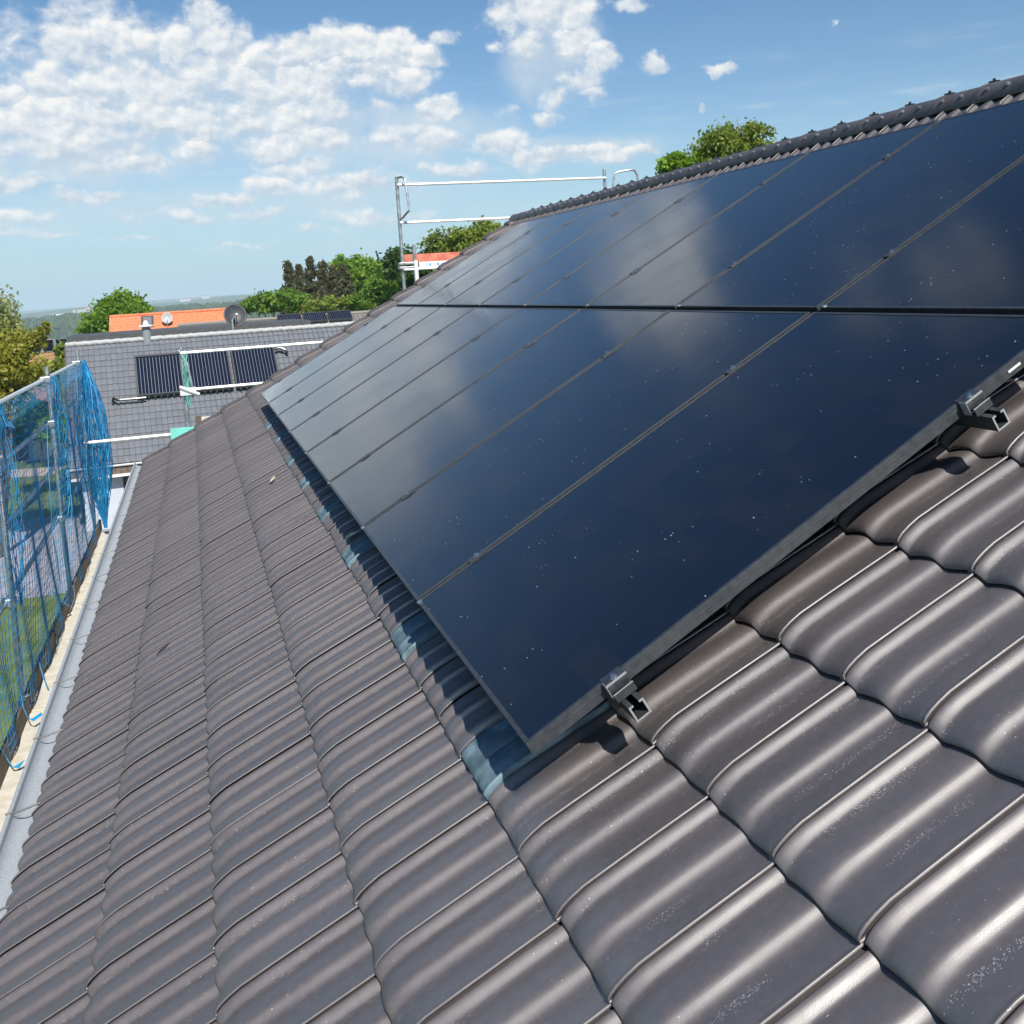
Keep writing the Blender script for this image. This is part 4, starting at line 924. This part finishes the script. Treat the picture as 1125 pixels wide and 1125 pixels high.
tree("tree", "rounded bright green tree behind the left end of the orange roof", [(132, 344, 20, 17), (117, 358, 19, 16), (147, 348, 15, 15), (130, 334, 11, 11), (106, 368, 10, 9), (155, 340, 8, 8)], 100, L_BRIGHT, 9000, 2.3, seed=3, shell=.5, clumps=30)
tree("tree", "pale wispy tree rising at the left edge of the photo, above the yellow-green one", [(2, 352, 13, 22), (14, 362, 9, 16), (-10, 345, 16, 28), (24, 372, 8, 10)], 44, L_PALE, 4200, 2.0, ground=-7, seed=5, shell=.3, clumps=40, trunk_px=-20)
tree("tree", "broad yellow-green tree at the left edge, over the top rail of the netting", [(15, 398, 24, 18), (-12, 400, 30, 30), (38, 370, 13, 9), (20, 377, 16, 12), (12, 425, 26, 14), (48, 362, 5, 9), (-5, 440, 24, 16), (40, 405, 11, 7)], 38, L_YELLOW, 17000, 2.1, ground=-7, seed=9, shell=.25, clumps=46, trunk_px=-25)
tree("tree", "small orange-green shrub tree beside the dull red house, just left of the nearer grey roof", [(62, 402, 8, 6), (52, 408, 9, 6), (66, 386, 5, 9)], 66, L_OLIVE, 1500, 2.2, seed=12)
def conifer(label, px, top, bot, wpx, D, seed):
    k_ = D / FPX; tip = at(px, top, D); low = at(px, bot, D); ground = -8.2
    root = thing("conifer", label, "conifer", (low[0], low[1], ground), group=None); g_ = np.random.default_rng(seed)
    b = MB(); b.tube([(low[0], low[1], ground), tip], .22, 8, r1=.03)
    H_ = tip[2] - (low[2] - 1.5); pts = []
    for i in range(170):
        f = g_.random() ** .8; z = tip[2] - f * H_; rad = (wpx * 1.05 * k_) * (.02 + 1.02 * f ** .85) * (.55 + .6 * g_.random()); a = g_.uniform(0, 6.283)
        d = np.array([math.cos(a), math.sin(a), 0]); p0 = np.array([tip[0], tip[1], z]); up_ = .25 if f < .35 else -.12
        pe = p0 + d * rad + np.array([0, 0, up_ * rad]); b.tube([p0, pe], .03, 4, r1=.008)
        for q in range(26):
            s_ = .25 + .8 * g_.random(); pts.append(np.r_[p0 + (pe - p0) * s_ + g_.normal(size=3) * np.array([.13, .13, .12]) * (1 + rad * .12), g_.random() * .5 + (i * .618 % 1) * .5])
    b.build("trunk", M_BARK, root); A_ = np.array(pts); n = len(A_)
    a = g_.normal(size=(n, 3)); a[:, 2] -= .6; a /= np.linalg.norm(a, axis=1)[:, None]; bq = np.cross(a, g_.normal(size=(n, 3))); bq /= np.linalg.norm(bq, axis=1)[:, None]; s_ = .26 * (.5 + g_.random(n))[:, None]
    P0 = A_[:, :3]; leaf_mesh("crown", np.stack([P0 - a * s_, P0 + bq * s_ * .35, P0 + a * s_, P0 - bq * s_ * .35], 1), A_[:, 3], L_CONI, root)
conifer("brownish conifer at the left end of the conifer row, with a bare leaning side branch", 316, 289, 345, 20, 112, 21)
conifer("tallest conifer, in the middle of the conifer row behind the far grey roof", 340, 283, 345, 17, 114, 22)
conifer("dark slim conifer beside the tallest one, on its right", 354, 287, 345, 16, 116, 23)
conifer("thin conifer wedged between the leftmost and the tallest one", 328, 292, 345, 15, 118, 25)
conifer("dark brown conifer at the right end of the conifer row, before the leafy trees", 376, 291, 345, 20, 108, 24)
conifer("stout dark conifer, second from the right end of the conifer row", 365, 294, 345, 17, 111, 26)
tree("tree", "light green leafy tree directly right of the conifer row", [(388, 301, 16, 14), (402, 296, 14, 12), (372, 292, 10, 8), (412, 310, 16, 14), (396, 318, 16, 14)], 122, L_BRIGHT, 6500, 2.3, seed=31)
tree("tree", "bushy light green tree left of the far scaffold's post", [(424, 318, 18, 16), (410, 332, 20, 12), (440, 312, 12, 16), (432, 332, 16, 12)], 96, L_MID, 6500, 2.4, seed=33)
tree("tree", "dark green tree behind the lower part of the far scaffold's post", [(441, 288, 14, 13), (452, 296, 14, 12), (432, 297, 9, 9)], 90, L_DARK, 4200, 2.3, seed=35)
tree("shrub", "low leafy green bush in front of the conifers' left end", [(290, 333, 17, 9), (308, 328, 16, 9), (276, 337, 12, 7), (325, 334, 14, 8)], 100, L_MID, 4200, 2.1, seed=37, cat="bush")
tree("shrub", "bright bush below the conifers, right before the brown verge", [(352, 336, 20, 7), (385, 334, 16, 7), (408, 336, 12, 7)], 98, L_OLIVE, 3600, 2.0, seed=38, cat="bush")
tree("tree", "olive green tree behind the far scaffold's red and white deck", [(505, 262, 20, 14), (485, 270, 18, 14), (530, 258, 22, 13), (468, 276, 12, 8), (520, 276, 28, 14), (552, 262, 20, 12), (500, 290, 34, 12), (515, 306, 40, 16), (495, 322, 34, 14), (540, 296, 30, 16)], 48, L_OLIVE, 20000, 2.1, seed=41, clumps=60, shell=.4)
tree("tree", "dark green hedge tree under the far scaffold's deck", [(475, 300, 24, 12), (500, 304, 22, 10), (455, 308, 14, 14)], 56, L_DARK, 3500, 2.6, seed=43)
tree("tree", "olive green tree rising behind the brown ridge", [(800, 152, 24, 16), (825, 150, 18, 14), (790, 165, 24, 13), (818, 164, 22, 12), (838, 160, 9, 9), (805, 188, 34, 20), (800, 214, 34, 20), (826, 202, 26, 20), (806, 240, 26, 16)], 42, L_OLIVE, 15000, 2.1, seed=47, trunk_px=806, clumps=48, shell=.35)
tree("tree", "smaller bright green tree behind the ridge, left of the olive one", [(745, 180, 14, 11), (730, 187, 9, 8), (768, 176, 14, 11), (757, 186, 16, 10), (750, 204, 24, 14), (752, 226, 22, 15), (748, 246, 16, 10)], 42, L_BRIGHT, 8000, 2.5, seed=49, trunk_px=750, shell=.35, clumps=40)
for i, (px, py, rx, ry, D, mt_, lab) in enumerate([(16, 470, 20, 14, 62, L_DARK, "dark green bush far behind the net at the left edge"), (86, 532, 10, 11, 44, L_OLIVE, "grey-green shrub behind the net beside the neighbour's wall"), (60, 470, 14, 10, 58, L_MID, "leafy bush behind the net, close to the nearer grey house"), (40, 455, 20, 12, 60, L_DARK, "dark bush behind the upper part of the net between its posts")]):
    tree("shrub", lab, [(px, py, rx, ry), (px - rx * .5, py + ry * .4, rx * .6, ry * .7), (px + rx * .6, py + ry * .3, rx * .6, ry * .7)], D, mt_, 1500, 3.0, ground=-7.0, seed=60 + i, cat="bush")
# pale garden shed behind the net
sh = at(26, 492, 63); shd = thing("garden_shed", "small white garden shed behind the net at the left edge", "shed", (sh[0], sh[1], -7.0))
b = MB(); b.box(sh[0] - 1.3, sh[0] + 1.3, sh[1] - 1, sh[1] + 1, -7, -5.1); b.prism([(sh[0] - 1.3, sh[1] - 1, -5.099), (sh[0] + 1.3, sh[1] - 1, -5.099), (sh[0], sh[1] - 1, -4.4)], (0, 2, 0)); b.build("wall", M_WHITE, shd)
b = MB(); b.hexa((sh[0] - 1.55, sh[1] - 1.2, -5.2), (1.55, 0, .84), (0, 2.4, 0), (0, 0, .06)); b.hexa((sh[0], sh[1] - 1.2, -4.36), (1.55, 0, -.84), (0, 2.4, 0), (0, 0, .06)); b.build("roof", M_DARKGREY, shd)
b = MB(); b.box(sh[0] - .4, sh[0] + .4, sh[1] - 1.03, sh[1] - 1.005, -6.95, -5.3); b.build("door", M_WOOD, shd)
# far wood on the slope across the valley: one mass of crowns
g_ = np.random.default_rng(77); n = 9000
ra = np.sqrt(g_.uniform(430 ** 2, 2000 ** 2, n)); aa = g_.uniform(-13, 24, n); zz = hz(ra, aa)
P0 = np.stack([CAM[0] + ra * np.sin(np.radians(aa)), CAM[1] + ra * np.cos(np.radians(aa)), zz], -1)
ring = np.array([[math.cos(q * 1.0472), math.sin(q * 1.0472)] for q in range(6)])
rad = g_.uniform(3.5, 6.5, n); hh = g_.uniform(7, 14, n); vs = np.zeros((n, 13, 3))
for q in range(6):
    jit = 1 + .25 * g_.normal(size=n)
    vs[:, q, :2] = P0[:, :2] + ring[q] * (rad * jit)[:, None]; vs[:, q, 2] = P0[:, 2] + hh * .35
    vs[:, 6 + q, :2] = P0[:, :2] + ring[q] * (rad * .62 * jit)[:, None]; vs[:, 6 + q, 2] = P0[:, 2] + hh * (.78 + .08 * g_.normal(size=n))
vs[:, 12] = P0 + np.stack([0 * hh, 0 * hh, hh], -1)
fl_ = []
for q in range(6):
    q2 = (q + 1) % 6; fl_.append((q, q2, 6 + q2, 6 + q)); fl_.append((6 + q, 6 + q2, 12, 12))
faces = []
for i in range(n):
    o_ = i * 13
    for f in fl_: faces.append(tuple(o_ + q for q in (f if f[2] != f[3] else f[:3])))
me = bpy.data.meshes.new("forest"); me.from_pydata(vs.reshape(-1, 3).tolist(), [], faces); me.update()
a_ = me.attributes.new("tint", 'FLOAT', 'POINT'); a_.data.foreach_set("value", np.repeat(g_.random(n), 13).astype(np.float32))
mt = bpy.data.materials.new("far_wood"); mt.use_nodes = True; k = NT(mt.node_tree); bb = k.n["Principled BSDF"]; bb.inputs['Roughness'].default_value = .9
k.l.new(k.mix(k.node('ShaderNodeAttribute', attribute_name='tint').outputs['Fac'], C4((.020, .042, .014)), C4((.065, .10, .03))), bb.inputs['Base Color']); me.materials.append(mt)
fo = link(bpy.data.objects.new("forest", me)); tag(fo, "dark wood on the slope across the valley", "forest", kind="stuff")
# far settlement: pale buildings on the slope beyond the wood
for i, (px, r_, wd, hgt_, lab) in enumerate([(63, 3750, 42, 11, "long white building alone on the far slope, left of the round tree"), (84, 3900, 22, 12, "small white far building at the left end of the distant village"),
      (91, 3950, 20, 10, "pale far building in the distant village, second from its left end"), (99, 4000, 26, 12, "pinkish far building in the distant village nearest the round tree"),
      (205, 4300, 40, 10, "pale far building above the orange roof's ridge, left of its middle"), (228, 4350, 30, 11, "pale far building above the right half of the orange roof")]):
    a0, _ = azel(px, 345); z0_ = float(hz(r_, a0)); x, y = CAM[0] + r_ * math.sin(R(a0)), CAM[1] + r_ * math.cos(R(a0))
    fb = thing("building", lab, "building", (x, y, z0_ - 2)); b = MB(); b.box(x - wd / 2, x + wd / 2, y - 6, y + 6, z0_ - 2, z0_ + hgt_); b.build("wall", M_WALL if i != 3 else mat("pink_render", (.62, .48, .44), .85), fb)
    b = MB(); b.prism([(x - wd / 2 - .5, y - 6.5, z0_ + hgt_ + .01), (x - wd / 2 - .5, y + 6.5, z0_ + hgt_ + .01), (x - wd / 2 - .5, y, z0_ + hgt_ + 3)], (wd + 1, 0, 0)); b.build("roof", M_WHITE if i == 0 else M_REDROOF, fb)
# ------------------------------------------------------------------ the air
b = MB(); b.box(-15500, 15500, -15500, 15500, -140, 150); hzo = b.build("haze", None); tag(hzo, "pale summer haze over the valley", "haze", kind="stuff")
mt = bpy.data.materials.new("haze"); mt.use_nodes = True; k = NT(mt.node_tree); k.n.clear()
pv = k.node('ShaderNodeVolumePrincipled'); pv.inputs['Color'].default_value = (0.68, 0.89, 1.0, 1); pv.inputs['Density'].default_value = 1.8e-4; pv.inputs['Anisotropy'].default_value = -0.2
mo = k.node('ShaderNodeOutputMaterial'); k.l.new(pv.outputs[0], mo.inputs['Volume']); hzo.data.materials.append(mt)
S.cycles.use_denoising = True
S.cycles.volume_bounces = 0
S.cycles.max_bounces = 6; S.cycles.transparent_max_bounces = 8
